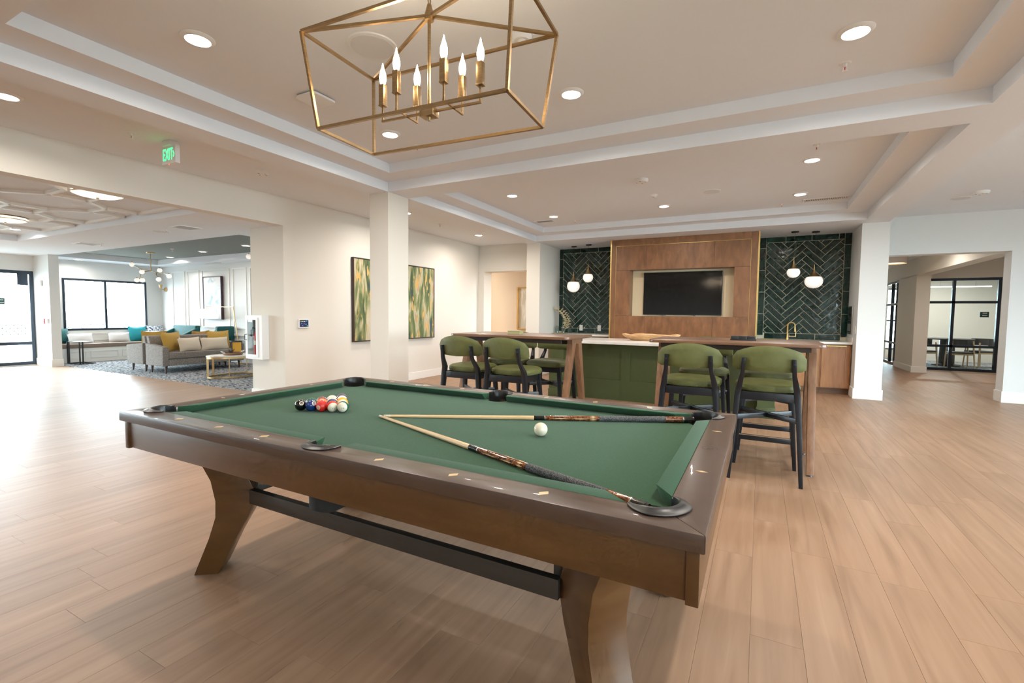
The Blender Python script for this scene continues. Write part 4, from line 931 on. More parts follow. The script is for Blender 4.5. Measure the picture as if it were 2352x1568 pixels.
# ================================================================== BAR STOOLS
def make_stool(label):
    t = thing('bar_stool', label, 'bar stool', (0, 0, 0), 0, 'green bar stools')
    # seat cushion: rounded plan, domed top
    def plan(k, z, n=28):
        out = []
        for i in range(n):
            a = 2*PI*i/n; c, s = math.cos(a), math.sin(a); e = 0.62
            x = 0.235*k*math.copysign(abs(c)**e, c); y = 0.215*k*math.copysign(abs(s)**e, s)
            x *= 1.0-0.07*(-y/0.215 if y < 0 else 0)
            out.append((x, y+0.035, z))
        return out
    b = nb(); rings = [[b.verts.new(p) for p in plan(k, z)] for k, z in ((.86, .688), (.97, .694), (1.0, .715), (.97, .738), (.86, .752), (.6, .760), (.25, .763))]
    for A, B in zip(rings, rings[1:]):
        for k in range(28): b.faces.new((A[k], A[(k+1) % 28], B[(k+1) % 28], B[k]))
    b.faces.new(rings[0][::-1]); b.faces.new(rings[-1]); obj('seat', b, M_OLIVE, t, world=False)
    # backrest: curved padded shell with an arched top edge
    b = nb(); nx_, nz_ = 16, 7; fr, bk = [], []
    for i in range(nx_+1):
        u = i/nx_*2-1; zt = 1.052-0.066*abs(u)**2.2-0.03*max(0, abs(u)-.9)/.1; zb = 0.85+0.010*abs(u)
        if abs(u) > .94: zb += 0.014*(abs(u)-.94)/.06
        x = 0.247*u; y = -0.262+0.075*u*u
        ca = Vector((2*0.075*u/0.247, -1, 0)).normalized()   # outward (backward) normal
        rf, rb = [], []
        for j in range(nz_+1):
            v = j/nz_; z = zb+(zt-zb)*v; e = (max(0.0, 1-(2*v-1)**4)*max(0.0, 1-abs(u)**8))**.5
            rec = 0.02*(v)            # slight recline
            rf.append(b.verts.new((x-ca.x*(.004+.024*e), y-ca.y*(.004+.024*e)-rec, z)))
            rb.append(b.verts.new((x+ca.x*(.002+.014*e), y+ca.y*(.002+.014*e)-rec, z)))
        fr.append(rf); bk.append(rb)
    for i in range(nx_):
        for j in range(nz_):
            b.faces.new((fr[i][j], fr[i+1][j], fr[i+1][j+1], fr[i][j+1])); b.faces.new((bk[i][j], bk[i][j+1], bk[i+1][j+1], bk[i+1][j]))
        b.faces.new((fr[i][0], bk[i][0], bk[i+1][0], fr[i+1][0])); b.faces.new((fr[i][-1], fr[i+1][-1], bk[i+1][-1], bk[i][-1]))
    for R_ in (0, -1): 
        for j in range(nz_): b.faces.new((fr[R_][j], fr[R_][j+1], bk[R_][j+1], bk[R_][j]) if R_ == 0 else (fr[R_][j], bk[R_][j], bk[R_][j+1], fr[R_][j+1]))
    obj('backrest', b, M_OLIVE, t, world=False)
    # rear legs rise as posts with a bend, then carry the back
    for sx in (-1, 1):
        path = [(sx*.245, -.228, 0), (sx*.222, -.205, .38), (sx*.203, -.190, .66), (sx*.192, -.192, .735), (sx*.172, -.255, .835), (sx*.167, -.272, .957)]
        wid = [.027, .036, .042, .042, .030, .028]; b = nb(); rings = []
        for (x, y, z), w in zip(path, wid):
            w2 = w*.5; d2 = w*.55
            rings.append([b.verts.new((x-w2, y-d2, z)), b.verts.new((x+w2, y-d2, z)), b.verts.new((x+w2, y+d2, z)), b.verts.new((x-w2, y+d2, z))])
        for A, B in zip(rings, rings[1:]):
            for k in range(4): b.faces.new((A[k], A[(k+1) % 4], B[(k+1) % 4], B[k]))
        b.faces.new(rings[0][::-1]); b.faces.new(rings[-1]); lg = obj('leg', b, M_NAVYW, t, bevel=.004, world=False)
        b = nb(); cyl(b, (sx*.167, -.283, .922), (sx*.167, -.291, .922), .007, .005, 12); obj('bolt', b, M_BLACK, lg, world=False)
        b = nb(); hexa(b, [(sx*.227-.014, .215-.014, 0), (sx*.227+.014, .215-.014, 0), (sx*.227+.014, .215+.014, 0), (sx*.227-.014, .215+.014, 0)],
                       [(sx*.178-.021, .160-.021, .69), (sx*.178+.021, .160-.021, .69), (sx*.178+.021, .160+.021, .69), (sx*.178-.021, .160+.021, .69)]); obj('leg', b, M_NAVYW, t, bevel=.004, world=False)
    # seat frame, stretchers, cross brace, foot rail
    b = nb(); box(b, -.185, .185, -.205, -.180, .628, .69); obj('rear_rail', b, M_NAVYW, t, world=False, bevel=.003)
    b = nb(); box(b, -.170, .170, .150, .175, .628, .69); obj('front_rail', b, M_NAVYW, t, world=False, bevel=.003)
    for sx in (-1, 1): b = nb(); bar(b, (sx*.195, -.19, .659), (sx*.175, .16, .659), .024, .062, up=(0, 0, 1)); obj('side_rail', b, M_NAVYW, t, world=False, bevel=.003)
    for a, c, dz in (((-.212, -.195), (.197, .178), 0), ((.212, -.195), (-.197, .178), .004)):
        b = nb(); bar(b, (*a, .485+dz), (*c, .485+dz), .02, .04, up=(0, 0, 1)); obj('cross_brace', b, M_NAVYW, t, world=False, bevel=.002)
    b = nb(); bar(b, (-.207, .197, .24), (.207, .197, .24), .024, .04, up=(0, 0, 1)); fr_ = obj('foot_rail', b, M_NAVYW, t, world=False, bevel=.002)
    b = nb(); bar(b, (-.205, .197, .263), (.205, .197, .263), .022, .006, up=(0, 0, 1)); obj('kick_plate', b, M_CHROME, fr_, world=False)
    return t
G = 'green bar stools'
st = make_stool('green bar stool with its back to the viewer, beside the right bar table leg'); st.location = (0.062, 4.262, 0)
dup(st, (-0.503, 4.25, 0), 0, 'green bar stool with its back to the viewer, left one at the right table', G)
dup(st, (-2.615, 4.07, 0), 0, 'leftmost green bar stool in the room, its back to the viewer', G)
dup(st, (-2.105, 4.06, 0), 0, 'green bar stool with its back to the viewer, second from the left', G)
dup(st, (0.075, 5.15, 0), PI, 'green bar stool facing the viewer behind the stool by the right table leg', G)
dup(st, (-0.49, 5.15, 0), PI, 'green bar stool facing the viewer at the left end of the right bar table', G)
dup(st, (-2.12, 4.96, 0), PI, 'green bar stool facing the viewer, seen through the legs of the left bar table', G)
dup(st, (-2.625, 4.96, 0), PI, 'green bar stool facing the viewer, hidden behind the second stool from the left', G)

# ================================================================== BAR TABLES
def bar_table(label, x0, x1, y0, y1):
    t = thing('bar_table', label, 'bar table', ((x0+x1)/2, (y0+y1)/2, 0), 0, 'tall walnut bar tables')
    b = nb(); prism(b, rrect(x0, x1, y0, y1, .06, 6), 1.027, 1.054); tp = obj('table_top', b, M_TABLEW, t, bevel=.003)
    cy = (y0+y1)/2
    for sx in (-1, 1):
        xe = (x0+.075) if sx < 0 else (x1-.075)
        for sy in (-1, 1):
            b = nb(); w = .026; f = sy*.345; tpy = sy*.085
            hexa(b, [(xe-w, cy+f-.024, .012), (xe+w, cy+f-.024, .012), (xe+w, cy+f+.024, .012), (xe-w, cy+f+.024, .012)], [(xe-w-.004, cy+tpy-.05, .985), (xe+w+.004, cy+tpy-.05, .985), (xe+w+.004, cy+tpy+.05, .985), (xe-w-.004, cy+tpy+.05, .985)])
            lg = obj('leg', b, M_LEGW, t, bevel=.006)
            b = nb(); cyl(b, (xe, cy+f, 0), (xe, cy+f, .013), .02, .016, 14); obj('levelling_foot', b, M_BLACK, lg)
        b = nb(); arch = [(cy-.14, .94), (cy-.14, 1.027), (cy+.14, 1.027), (cy+.14, .94)] + arc(cy, .93, .035, 0, PI, 8)
        box(b, xe-.028, xe+.028, cy-.14, cy+.14, .975, 1.027); obj('leg_head', b, M_LEGW, t, bevel=.004)
    b = nb(); box(b, x0+.1, x1-.1, cy-.02, cy+.02, .965, 1.027); obj('under_beam', b, M_BLACK, t)
    for yy in (y0+.07, y1-.09): obj('apron', bxs(x0+.1, x1-.1, yy, yy+.02, .985, 1.027), mat('dark_apron', (.03, .016, .01), .6), t)
    return t
bar_table('tall walnut bar table on the right with the black box on it', -0.895, 0.465, 4.34, 5.12)
bar_table('tall walnut bar table on the left with the small tan box on it', -2.965, -1.60, 4.17, 4.93)
t = thing('domino_box', 'black slatted box on the right bar table', 'box', (-0.135, 4.76, 1.054))
for k in range(3): obj('compartment', bxs(-0.235+.0675*k, -0.235+.0675*k+.065, 4.715, 4.815, 1.0545, 1.092), M_BLACK, t, bevel=.002)
obj('tray', bxs(-0.24, -0.030, 4.71, 4.82, 1.054, 1.066), M_BLACK, t, bevel=.002)
t = thing('keepsake_box', 'small tan keepsake box on the left bar table', 'box', (-2.30, 4.45, 1.054))
obj('body', bxs(-2.38, -2.235, 4.41, 4.50, 1.054, 1.080), M_KRAFT, t, bevel=.003); obj('lid', bxs(-2.383, -2.232, 4.407, 4.503, 1.081, 1.094), M_KRAFT, t, bevel=.003)

# ================================================================== ISLAND
IX0_, IX1_, IYF, IYG, IYB = -2.85, 0.19, 6.93, 6.64, 7.68
t = thing('bar_island', 'olive green panelled bar island below the white counter', 'island', ((IX0_+IX1_)/2, 7.2, 0))
obj('carcass', bxs(IX0_+.02, IX1_-.02, IYF+.02, IYB-.02, 0, .85), M_GREENP, t)
for x0, x1 in ((IX0_, IX0_+.235), (IX1_-.195, IX1_)):
    g_ = obj('gable', bxs(x0, x1, IYG, IYB, 0, .85), M_GREENP, t, bevel=.002, smooth=False)
    obj('skirting', bxs(x0-.008, x1+.008, IYG-.01, IYB+.005, 0, .14), M_GREENP, g_, bevel=.003)
xs_ = [IX0_+.235, -1.80, -1.69]
def front_panel(x0, x1):
    fr = .0
    obj('recessed_panel', bxs(x0, x1, IYF+.016, IYF+.021, .30, .715), M_GREENP, t, smooth=False)
edges = [(-2.53, -1.815), (-1.68, -0.97), (-0.835, -0.12)]
b = nb(); box(b, IX0_+.235, IX1_-.195, IYF, IYF+.02, .715, .85); box(b, IX0_+.235, IX1_-.195, IYF, IYF+.02, 0, .30)
px_ = [IX0_+.235] + [e for p in edges for e in p] + [IX1_-.195]
for a, c in zip(px_[0::2], px_[1::2]): box(b, a, c, IYF, IYF+.02, .30, .715)
obj('front_frame', b, M_GREENP, t, smooth=False)
for a, c in edges: front_panel(a, c)
tag(obj('counter_top', bxs(IX0_-.03, IX1_+.03, IYG-.035, IYB+.02, .8505, .888), M_QUARTZ, bevel=.003), 'white quartz counter on the green bar island', 'counter')
# dough bowl on the counter
t = thing('dough_bowl', 'long rough carved wooden bowl on the white counter', 'bowl', (-1.49, 7.28, .888))
b = nb(); n = 40; m = 10; cxx, cyy = -1.485, 7.28; outer, inner = [], []
for i in range(m):
    a = i/(m-1); ro, ri = [], []
    for k in range(n):
        th = 2*PI*k/n; wv = 1+.05*math.sin(5*th+1)+.03*math.sin(9*th); L_, W_ = .42*wv, .135*wv
        s = .62+.38*math.sin(a*PI/2); z = .088*a*(1+.10*math.sin(4*th+.6)+.08*math.sin(7*th))
        ro.append(b.verts.new((cxx+L_*s*math.copysign(abs(math.cos(th))**.8, math.cos(th)), cyy+W_*s*math.sin(th), .889+z)))
        s2 = s*.86*(a**.5 if a > 0 else .02)+.02; zi = .012+(z-.002)*max(a, .1)
        ri.append(b.verts.new((cxx+L_*s2*math.copysign(abs(math.cos(th))**.8, math.cos(th)), cyy+W_*s2*math.sin(th), .889+zi)))
    outer.append(ro); inner.append(ri)
for S_ in (outer, inner):
    for A, B in zip(S_, S_[1:]):
        for k in range(n): b.faces.new((A[k], A[(k+1) % n], B[(k+1) % n], B[k]))
for k in range(n): b.faces.new((outer[-1][k], outer[-1][(k+1) % n], inner[-1][(k+1) % n], inner[-1][k]))
b.faces.new(outer[0]); b.faces.new(inner[0]); obj('bowl_body', b, M_BOWLW, t)

# ================================================================== BACK BAR: cabinets, counter, sink tap
def cabinet(x0, x1, label, dw=False):
    t = thing('base_cabinet', label, 'cabinet', ((x0+x1)/2, 9.65, 0), 0, 'stained wood base cabinets')
    obj('body', bxs(x0+.001, x1-.001, 9.37, 9.95, .10, .832), M_CABW, t); obj('toe_kick', bxs(x0+.001, x1-.001, 9.42, 9.9, 0, .10), mat('toe_kick_wood', (.15, .07, .03), .5), t)
    f = .06; d0, d1, dz0, dz1 = x0+.02, x1-.02, .115, .82
    b = nb(); box(b, d0, d1, 9.348, 9.369, dz1-f, dz1); box(b, d0, d1, 9.348, 9.369, dz0, dz0+f); box(b, d0, d0+f, 9.348, 9.369, dz0+f, dz1-f); box(b, d1-f, d1, 9.348, 9.369, dz0+f, dz1-f)
    d = obj('door', b, M_CABW, t, smooth=False); obj('door_panel', bxs(d0+f, d1-f, 9.358, 9.367, dz0+f, dz1-f), M_CABW, d, smooth=False)
    obj('pull', bxs(d0+.05, d1-.05, 9.335, 9.350, dz1-.022, dz1-.014), M_GOLD, d)
cabinet(0.90, 1.325, 'stained maple base cabinet beside the white pier'); cabinet(0.45, 0.90, 'stained maple base cabinet second from the white pier'); cabinet(-0.04, 0.45, 'stained maple base cabinet next to the wood feature wall')
cabinet(-3.35, -2.68, 'stained maple base cabinet left of the wood feature wall'); cabinet(-4.04, -3.35, 'stained maple base cabinet in the corner by the left pier')
def counter(x0, x1, label): tag(obj('counter_top', bxs(x0, x1, 9.325, 9.944, .8325, .868), M_QUARTZ, bevel=.003), label, 'counter')
counter(-0.045, 1.33, 'white quartz back counter on the right with the brass tap'); counter(-4.045, -2.67, 'white quartz back counter on the left below the tiles')
tag(obj('back_splash', bxs(1.315, 1.334, 9.33, 9.94, .869, .95), M_QUARTZ, bevel=.002), 'short white quartz upstand against the right pier', 'backsplash')
t = thing('kitchen_tap', 'brass pull-down kitchen tap on the back counter', 'tap', (.43, 9.78, .868))
b = nb(); cyl(b, (.43, 9.78, .868), (.43, 9.78, .90), .026, .022, 16); obj('base', b, M_BRASS, t)
b = nb(); tube(b, [(.43, 9.78, .89), (.43, 9.78, 1.12)] + [(.43+.055-.055*math.cos(a), 9.78-.03*math.sin(a/2), 1.12+.055*math.sin(a)) for a in [PI*k/8 for k in range(1, 9)]] + [(.54, 9.75, 1.09)], .013, 12); obj('spout', b, M_BRASS, t)
b = nb(); cyl(b, (.54, 9.75, 1.09), (.545, 9.748, 1.01), .016, .019, 14); obj('spray_head', b, M_BRASS, t)
b = nb(); cyl(b, (.445, 9.775, .93), (.56, 9.77, .93), .009, n=10); cyl(b, (.555, 9.77, .92), (.555, 9.77, 1.0), .008, .006, 10); obj('lever', b, M_BRASS, t)
# outlets
for k, x in enumerate((-3.515, -3.10)):
    t = thing('wall_outlet', 'white outlet plate on the green tiles, ' + ('farther from' if k == 0 else 'nearer to') + ' the wood feature wall', 'outlet', (x, 9.94, .925), 0, 'outlets on the tile wall')
    obj('plate', bxs(x-.038, x+.038, 9.936, 9.9445, .925, 1.05), M_WHITEPL, t, bevel=.002)
    for z in (.965, 1.01): obj('receptacle', bxs(x-.016, x+.016, 9.9345, 9.9365, z-.014, z+.014), M_TRIM, t)
# wall controls on the right pier return
t = thing('wall_display', 'grey wall display panel on the side of the right pier', 'display', (1.33, 9.63, 1.0))
obj('frame', bxs(1.315, 1.336, 9.44, 9.84, 1.0, 1.46), mat('brushed_steel', (.45, .43, .40), .35, metal=1), t, bevel=.003); obj('glass', bxs(1.312, 1.3155, 9.47, 9.81, 1.03, 1.43), M_TV, t)
obj('lower_slot', bxs(1.310, 1.3125, 9.48, 9.80, 1.05, 1.17), mat('grey_panel', (.2, .2, .2), .4), t)
t = thing('light_switch', 'white rocker switch plate on the right pier return', 'switch', (1.335, 9.17, 1.02))
obj('plate', bxs(1.329, 1.336, 9.13, 9.21, 1.02, 1.14), M_WHITEPL, t, bevel=.001); obj('rocker', bxs(1.326, 1.33, 9.155, 9.185, 1.05, 1.11), M_TRIM, t)

# ================================================================== TEARDROP PENDANTS over the back counter
def pendant(x, y, zc, rx, rz, label):
    t = thing('pendant_lamp', label, 'pendant lamp', (x, y, zc-rz), 0, 'teardrop pendants over the back bar')
    b = nb(); lathe(b, [(0, -.018), (.055, -.018), (.06, -.012), (.06, 0), (0, 0)], (x, y, ZS), 28); obj('ceiling_canopy', b, M_BLACK, t)
    b = nb(); cyl(b, (x, y, zc+rz+.16), (x, y, ZS-.015), .0025, n=6); obj('cord', b, M_BLACK, t)
    zt = rz*.64; rt = rx*math.sqrt(1-.64**2)
    b = nb(); lathe(b, [(rx*math.sqrt(1-q*q), q*rz) for q in [-1+1.64*i/16 for i in range(17)]] + [(0, zt)], (x, y, zc), 28); obj('glass_globe', b, M_GLOBE, t)
    prof = [(rt*1.01, zt-.002)]
    for i in range(1, 13):
        s = i/12; prof.append((max(.0045, rt*(1-s)**1.9+.005*s), zt+(rz*.36+.165)*s*(.55+.45*s)))
    b = nb(); lathe(b, prof, (x, y, zc), 28); obj('brass_cap', b, M_BRASS, t)
pendant(-3.585, 9.60, 1.885, .135, .135, 'larger low teardrop pendant left of the wood feature wall')
pendant(-3.222, 9.48, 2.05, .105, .105, 'smaller high teardrop pendant left of the wood feature wall')
pendant(0.463, 9.44, 2.035, .10, .092, 'smaller high teardrop pendant right of the wood feature wall')
pendant(0.775, 9.58, 1.885, .137, .118, 'larger low teardrop pendant nearest the white pier')

# ================================================================== DRIED PALM IN GLASS JARS on the left back counter
def jar(x, y, r, h, label):
    b = nb(); lathe(b, [(0, 0), (r, .002), (r, h*.75), (r*.7, h*.88), (r*.72, h), (r*.66, h), (r*.64, h*.88), (r*.94, h*.74), (r*.94, .012), (0, .012)], (x, y, .869), 20)
    return tag(obj('glass_jar', b, M_JAR), label, 'jar', 'glass jars on the left back counter')
jar(-3.955, 9.62, .045, .16, 'small clear glass jar at the corner of the left back counter'); jar(-3.80, 9.60, .05, .17, 'clear glass jar holding the dried palm'); jar(-3.66, 9.62, .055, .13, 'wide clear glass jar right of the dried palm')
t = thing('dried_palm', 'curved dried palm frond standing in a glass jar before the green tiles', 'dried plant', (-3.80, 9.60, .885))
stem = [Vector((-3.80+.16*math.sin(s*2.3)-.26*s*s, 9.60-.02*s, .885+.50*s)) for s in [k/12 for k in range(13)]]
b = nb(); tube(b, stem, [.006*(1-.6*k/12) for k in range(13)], 6); obj('stem', b, M_DRIED, t)
for k in range(2, 13):
    for s in (-1, 1):
        for q in range(2):
            p = stem[k]; d = Vector((s*(.06+.03*random.random()), -.04+.07*random.random(), .05+.03*random.random()-.04*q)); b = nb(); tip = p+d*1.15; mid = p+d*.55+Vector((0, 0, .012)); w = .016
            v = [b.verts.new(c) for c in (p, mid+Vector((0, -w*.4, -w)), tip, mid+Vector((0, w*.4, w)))]; f = b.faces.new(v); r_ = bmesh.ops.extrude_face_region(b, geom=[f]); bmesh.ops.translate(b, verts=[g for g in r_['geom'] if isinstance(g, bmesh.types.BMVert)], vec=(0, .002, 0)); obj('leaflet', b, M_DRIED, t, smooth=False)

# ================================================================== ART AND FITTINGS ON THE LEFT WALL
def painting_mat(name, seed, stops):
    m = mat(name, rough=.55); nt = m.node_tree; L = nt.links; b_ = nt.nodes['Principled BSDF']
    tc = N(nt, 'ShaderNodeTexCoord'); mp = N(nt, 'ShaderNodeMapping'); mp.inputs['Location'].default_value = (seed, seed*1.7, seed*.3); mp.inputs['Scale'].default_value = (1, 7.5, 1.5); L.new(tc.outputs['Object'], mp.inputs['Vector'])
    n1 = N(nt, 'ShaderNodeTexNoise'); n1.inputs['Scale'].default_value = 1.25; n1.inputs['Detail'].default_value = 6; n1.inputs['Distortion'].default_value = .35; L.new(mp.outputs[0], n1.inputs['Vector'])
    r1 = ramp(nt, stops); L.new(n1.outputs['Fac'], r1.inputs['Fac'])
    mp2 = N(nt, 'ShaderNodeMapping'); mp2.inputs['Location'].default_value = (seed+9, seed, 3); mp2.inputs['Scale'].default_value = (1, 9, 2.2); L.new(tc.outputs['Object'], mp2.inputs['Vector'])
    n2 = N(nt, 'ShaderNodeTexNoise'); n2.inputs['Scale'].default_value = 1.6; n2.inputs['Detail'].default_value = 3; L.new(mp2.outputs[0], n2.inputs['Vector'])
    r2 = ramp(nt, [(.60, (0, 0, 0)), (.62, (1, 1, 1))]); L.new(n2.outputs['Fac'], r2.inputs['Fac'])
    mx = N(nt, 'ShaderNodeMix', data_type='RGBA'); L.new(r2.outputs['Color'], mx.inputs[0]); L.new(r1.outputs['Color'], mx.inputs[6]); mx.inputs[7].default_value = (.62, .36, .10, 1); L.new(mx.outputs[2], b_.inputs['Base Color'])
    return m
ST1 = [(.28, (.02, .05, .12)), (.36, (.05, .08, .04)), (.44, (.12, .15, .05)), (.50, (.30, .30, .14)), (.55, (.50, .42, .26)), (.62, (.58, .50, .36)), (.72, (.45, .30, .14))]
ST2 = [(.30, (.02, .05, .13)), (.37, (.04, .07, .03)), (.46, (.13, .17, .05)), (.52, (.28, .28, .12)), (.57, (.48, .44, .30)), (.66, (.42, .30, .15))]
def art_x(label, y0, y1, z0, z1, m):
    t = thing('painting', label, 'painting', (-5.83, (y0+y1)/2, z0), 0, 'abstract paintings on the left wall')
    f = .014; b = nb(); box(b, -5.83, -5.775, y0, y1, z1-f, z1); box(b, -5.83, -5.775, y0, y1, z0, z0+f); box(b, -5.83, -5.775, y0, y0+f, z0+f, z1-f); box(b, -5.83, -5.775, y1-f, y1, z0+f, z1-f); obj('frame', b, M_BROWNFR, t, smooth=False)
    obj('canvas', bxs(-5.83, -5.785, y0+f+.004, y1-f-.004, z0+f+.004, z1-f-.004), m, t, smooth=False)
art_x('tall abstract painting in earth tones left of the column', 5.51, 6.44, .79, 2.153, painting_mat('abstract_earth_paint', 2.3, ST1))
art_x('tall abstract painting in green and gold right of the column', 6.69, 7.62, .785, 2.155, painting_mat('abstract_green_paint', 7.1, ST2))
t = thing('alcove_picture', 'ochre framed picture in the alcove', 'picture', (-5.1, 10.28, .91))
b = nb(); box(b, -5.28, -5.0, 10.26, 10.3, 1.90, 1.93); box(b, -5.28, -5.0, 10.26, 10.3, .90, .93); box(b, -5.28, -5.25, 10.24, 10.3, .90, 1.93); box(b, -4.86, -4.83, 10.24, 10.3, .90, 1.93); obj('frame', b, M_GOLDFR, t)
obj('print', bxs(-5.25, -4.83, 10.285, 10.3, .93, 1.90), noisy('pale_print', [(.45, (.45, .38, .28)), (.55, (.62, .55, .43))], scale=(6, 1, 1), nscale=2, rough=.8), t)
t = thing('wall_tablet', 'small lit control tablet on the cream wall', 'tablet', (-5.83, 4.6, 1.036))
obj('case', bxs(-5.83, -5.808, 4.51, 4.69, 1.036, 1.164), M_WHITEPL, t, bevel=.003)
sc_ = obj('screen', bxs(-5.8085, -5.8065, 4.527, 4.673, 1.052, 1.15), mat('tablet_screen', (.01, .015, .04), .2, emit=(.02, .04, .10), es=.6), t)
for k, (y, z, c) in enumerate(((4.54, 1.13, (.7, .05, .1)), (4.56, 1.13, (.2, .6, .1)), (4.58, 1.13, (.7, .6, .1)), (4.61, 1.13, (.7, .7, .7)), (4.645, 1.135, (.1, .3, .7)), (4.56, 1.10, (.1, .3, .6)), (4.60, 1.095, (.5, .2, .2)), (4.63, 1.09, (.1, .4, .6)), (4.575, 1.07, (.3, .1, .5)), (4.65, 1.065, (.2, .6, .2)))):
    obj('icon', bxs(-5.8065, -5.8058, y-.007, y+.007, z-.005, z+.005), mat('icon_%d' % k, c, .4, emit=c, es=.8), sc_, smooth=False)
# fire extinguisher cabinet on the jamb face (faces the viewer side)
t = thing('fire_cabinet', 'white fire extinguisher cabinet on the wall end', 'fire cabinet', (-6.36, 4.25, .59))
b = nb(); prism(b, rrect(-6.545, -6.165, .59, 1.21, .03, 4), 4.195, 4.3, 'y')
# hollow box built from five boards and a rolled frame
b.free(); b = nb(); X0, X1, Zlo, Zhi, Yf = -6.545, -6.17, .59, 1.21, 4.195
for (a, c, d, e) in ((X0, X1, Zhi-.06, Zhi), (X0, X1, Zlo, Zlo+.06), (X0, X0+.05, Zlo+.06, Zhi-.06), (X1-.10, X1, Zlo+.06, Zhi-.06)): box(b, a, c, Yf, 4.3, d, e)
obj('housing', b, M_WHITEPL, t, smooth=False); obj('back_plate', bxs(X0+.05, X1-.10, 4.285, 4.299, Zlo+.06, Zhi-.06), mat('cabinet_grey', (.22, .20, .19), .6), t)
b = nb(); dx0, dx1, dz0, dz1 = X0+.03, X1-.085, Zlo+.03, Zhi-.03; f = .035
box(b, dx0, dx1, Yf-.012, Yf, dz1-f, dz1); box(b, dx0, dx1, Yf-.012, Yf, dz0, dz0+f); box(b, dx0, dx0+f, Yf-.012, Yf, dz0+f, dz1-f); box(b, dx1-f, dx1, Yf-.012, Yf, dz0+f, dz1-f)
d_ = obj('door', b, M_WHITEPL, t, smooth=False); obj('door_glass', bxs(dx0+f, dx1-f, Yf-.007, Yf-.004, dz0+f, dz1-f), M_GLASS, d_, smooth=False)
b = nb(); tube(b, [(dx0+.015, Yf-.012, .86), (dx0+.015, Yf-.04, .862), (dx0+.015, Yf-.04, .938), (dx0+.015, Yf-.012, .94)], .005, 8); obj('handle', b, M_BLACK, d_)
t = thing('fire_extinguisher', 'red fire extinguisher inside the white cabinet', 'fire extinguisher', (-6.37, 4.245, .65))
b = nb(); lathe(b, [(0, 0), (.034, .003), (.036, .02), (.036, .26), (.028, .30), (.012, .32), (0, .32)], (-6.37, 4.245, .651), 20); obj('cylinder', b, M_RED, t)
b = nb(); cyl(b, (-6.37, 4.245, .97), (-6.37, 4.245, 1.02), .012, .012, 12); box(b, -6.40, -6.33, 4.235, 4.255, 1.02, 1.035); obj('valve', b, M_BLACK, t)
b = nb(); tube(b, [(-6.385, 4.24, 1.02), (-6.43, 4.235, 1.04), (-6.46, 4.23, .99), (-6.465, 4.23, .90)], .008, 8); obj('hose', b, M_BLACK, t)
obj('label_band', lathe(nb(), [(0.0366, .14), (.0368, .14), (.0368, .20), (.0366, .20)], (-6.37, 4.245, .651), 20), M_IVORY, t)
# ================================================================== LOUNGE
def make_sofa(label):
    t = thing('sofa', label, 'sofa', (0, 0, 0), 0, 'back-to-back tweed sofas'); L2, D2 = .825, .34
    def pb(nm, *a, bv=.02): return obj(nm, bxs(*a), M_TWEED, t, bevel=bv, world=False, seg=3)
    pb('base', -L2+.1, L2-.1, -D2+.02, D2-.02, .16, .30); pb('seat_cushion', -L2+.105, L2-.105, -D2, D2-.15, .30, .43, bv=.03)
    b = nb(); hexa(b, [(-L2+.08, D2-.17, .30), (L2-.08, D2-.17, .30), (L2-.08, D2-.02, .30), (-L2+.08, D2-.02, .30)], [(-L2+.03, D2-.10, .745), (L2-.03, D2-.10, .745), (L2-.03, D2, .745), (-L2+.03, D2, .745)]); obj('backrest', b, M_TWEED, t, bevel=.025, world=False, seg=3)
    for s in (-1, 1):
        x0, x1 = (-L2, -L2+.11) if s < 0 else (L2-.11, L2)
        b = nb(); hexa(b, [(x0, -D2+.01, .16), (x1, -D2+.01, .16), (x1, D2-.03, .16), (x0, D2-.03, .16)], [(x0, -D2-.01, .545), (x1, -D2-.01, .545), (x1, D2-.03, .60), (x0, D2-.03, .60)]); obj('arm', b, M_TWEED, t, bevel=.02, world=False, seg=3)
        for y in (-D2+.07, D2-.09):
            b = nb(); cyl(b, (s*(L2-.09), y, .16), (s*(L2-.08), y, .008), .026, .014, 10); obj('leg', b, M_DLEG, t, world=False)
    return t
sofa = make_sofa('taupe tweed sofa facing the coffee table in the lounge'); sofa.location = (-10.69, 5.775, 0); sofa.rotation_euler = (0, 0, PI/2)
dup(sofa, (-11.42, 5.775, 0), -PI/2, 'taupe tweed sofa facing the window, back-to-back with the other sofa', 'back-to-back tweed sofas')
def pillow(label, loc, w, h, t, m, rx, rz, grp='lounge pillows', dent=.03):
    o = obj('throw_pillow', pillow_bm(w, h, t, 8, dent), m, thing_parent := None)
    o.location = loc; o.rotation_euler = (rx, 0, rz); tag(o, label, 'pillow', grp)
    b = o
    return o
zS = .432
pillow('square mustard pillow at the near end of the tweed sofa', (-10.65, 5.31, zS), .44, .42, .14, M_MUSTARD, -.30, PI/2+.25)
pillow('cream linen lumbar pillow leaning on the mustard pillow', (-10.50, 5.56, zS), .50, .30, .13, M_LINEN, -.32, PI/2+.18)
pillow('square mustard pillow at the far end of the tweed sofa', (-10.66, 6.24, zS), .46, .42, .14, M_MUSTARD, -.28, PI/2-.15)
pillow('long cream linen lumbar pillow at the far end of the tweed sofa', (-10.50, 6.06, zS), .58, .28, .13, M_LINEN, -.30, PI/2-.05)
pillow('mustard pillow on the sofa that faces the window', (-11.48, 5.32, zS), .44, .42, .14, M_MUSTARD, -.28, -PI/2-.3)
pillow('mustard pillow at the far end of the sofa facing the window', (-11.46, 6.20, zS), .44, .40, .14, mat('rust_velvet', (.38, .19, .05), .8), -.28, -PI/2+.2)
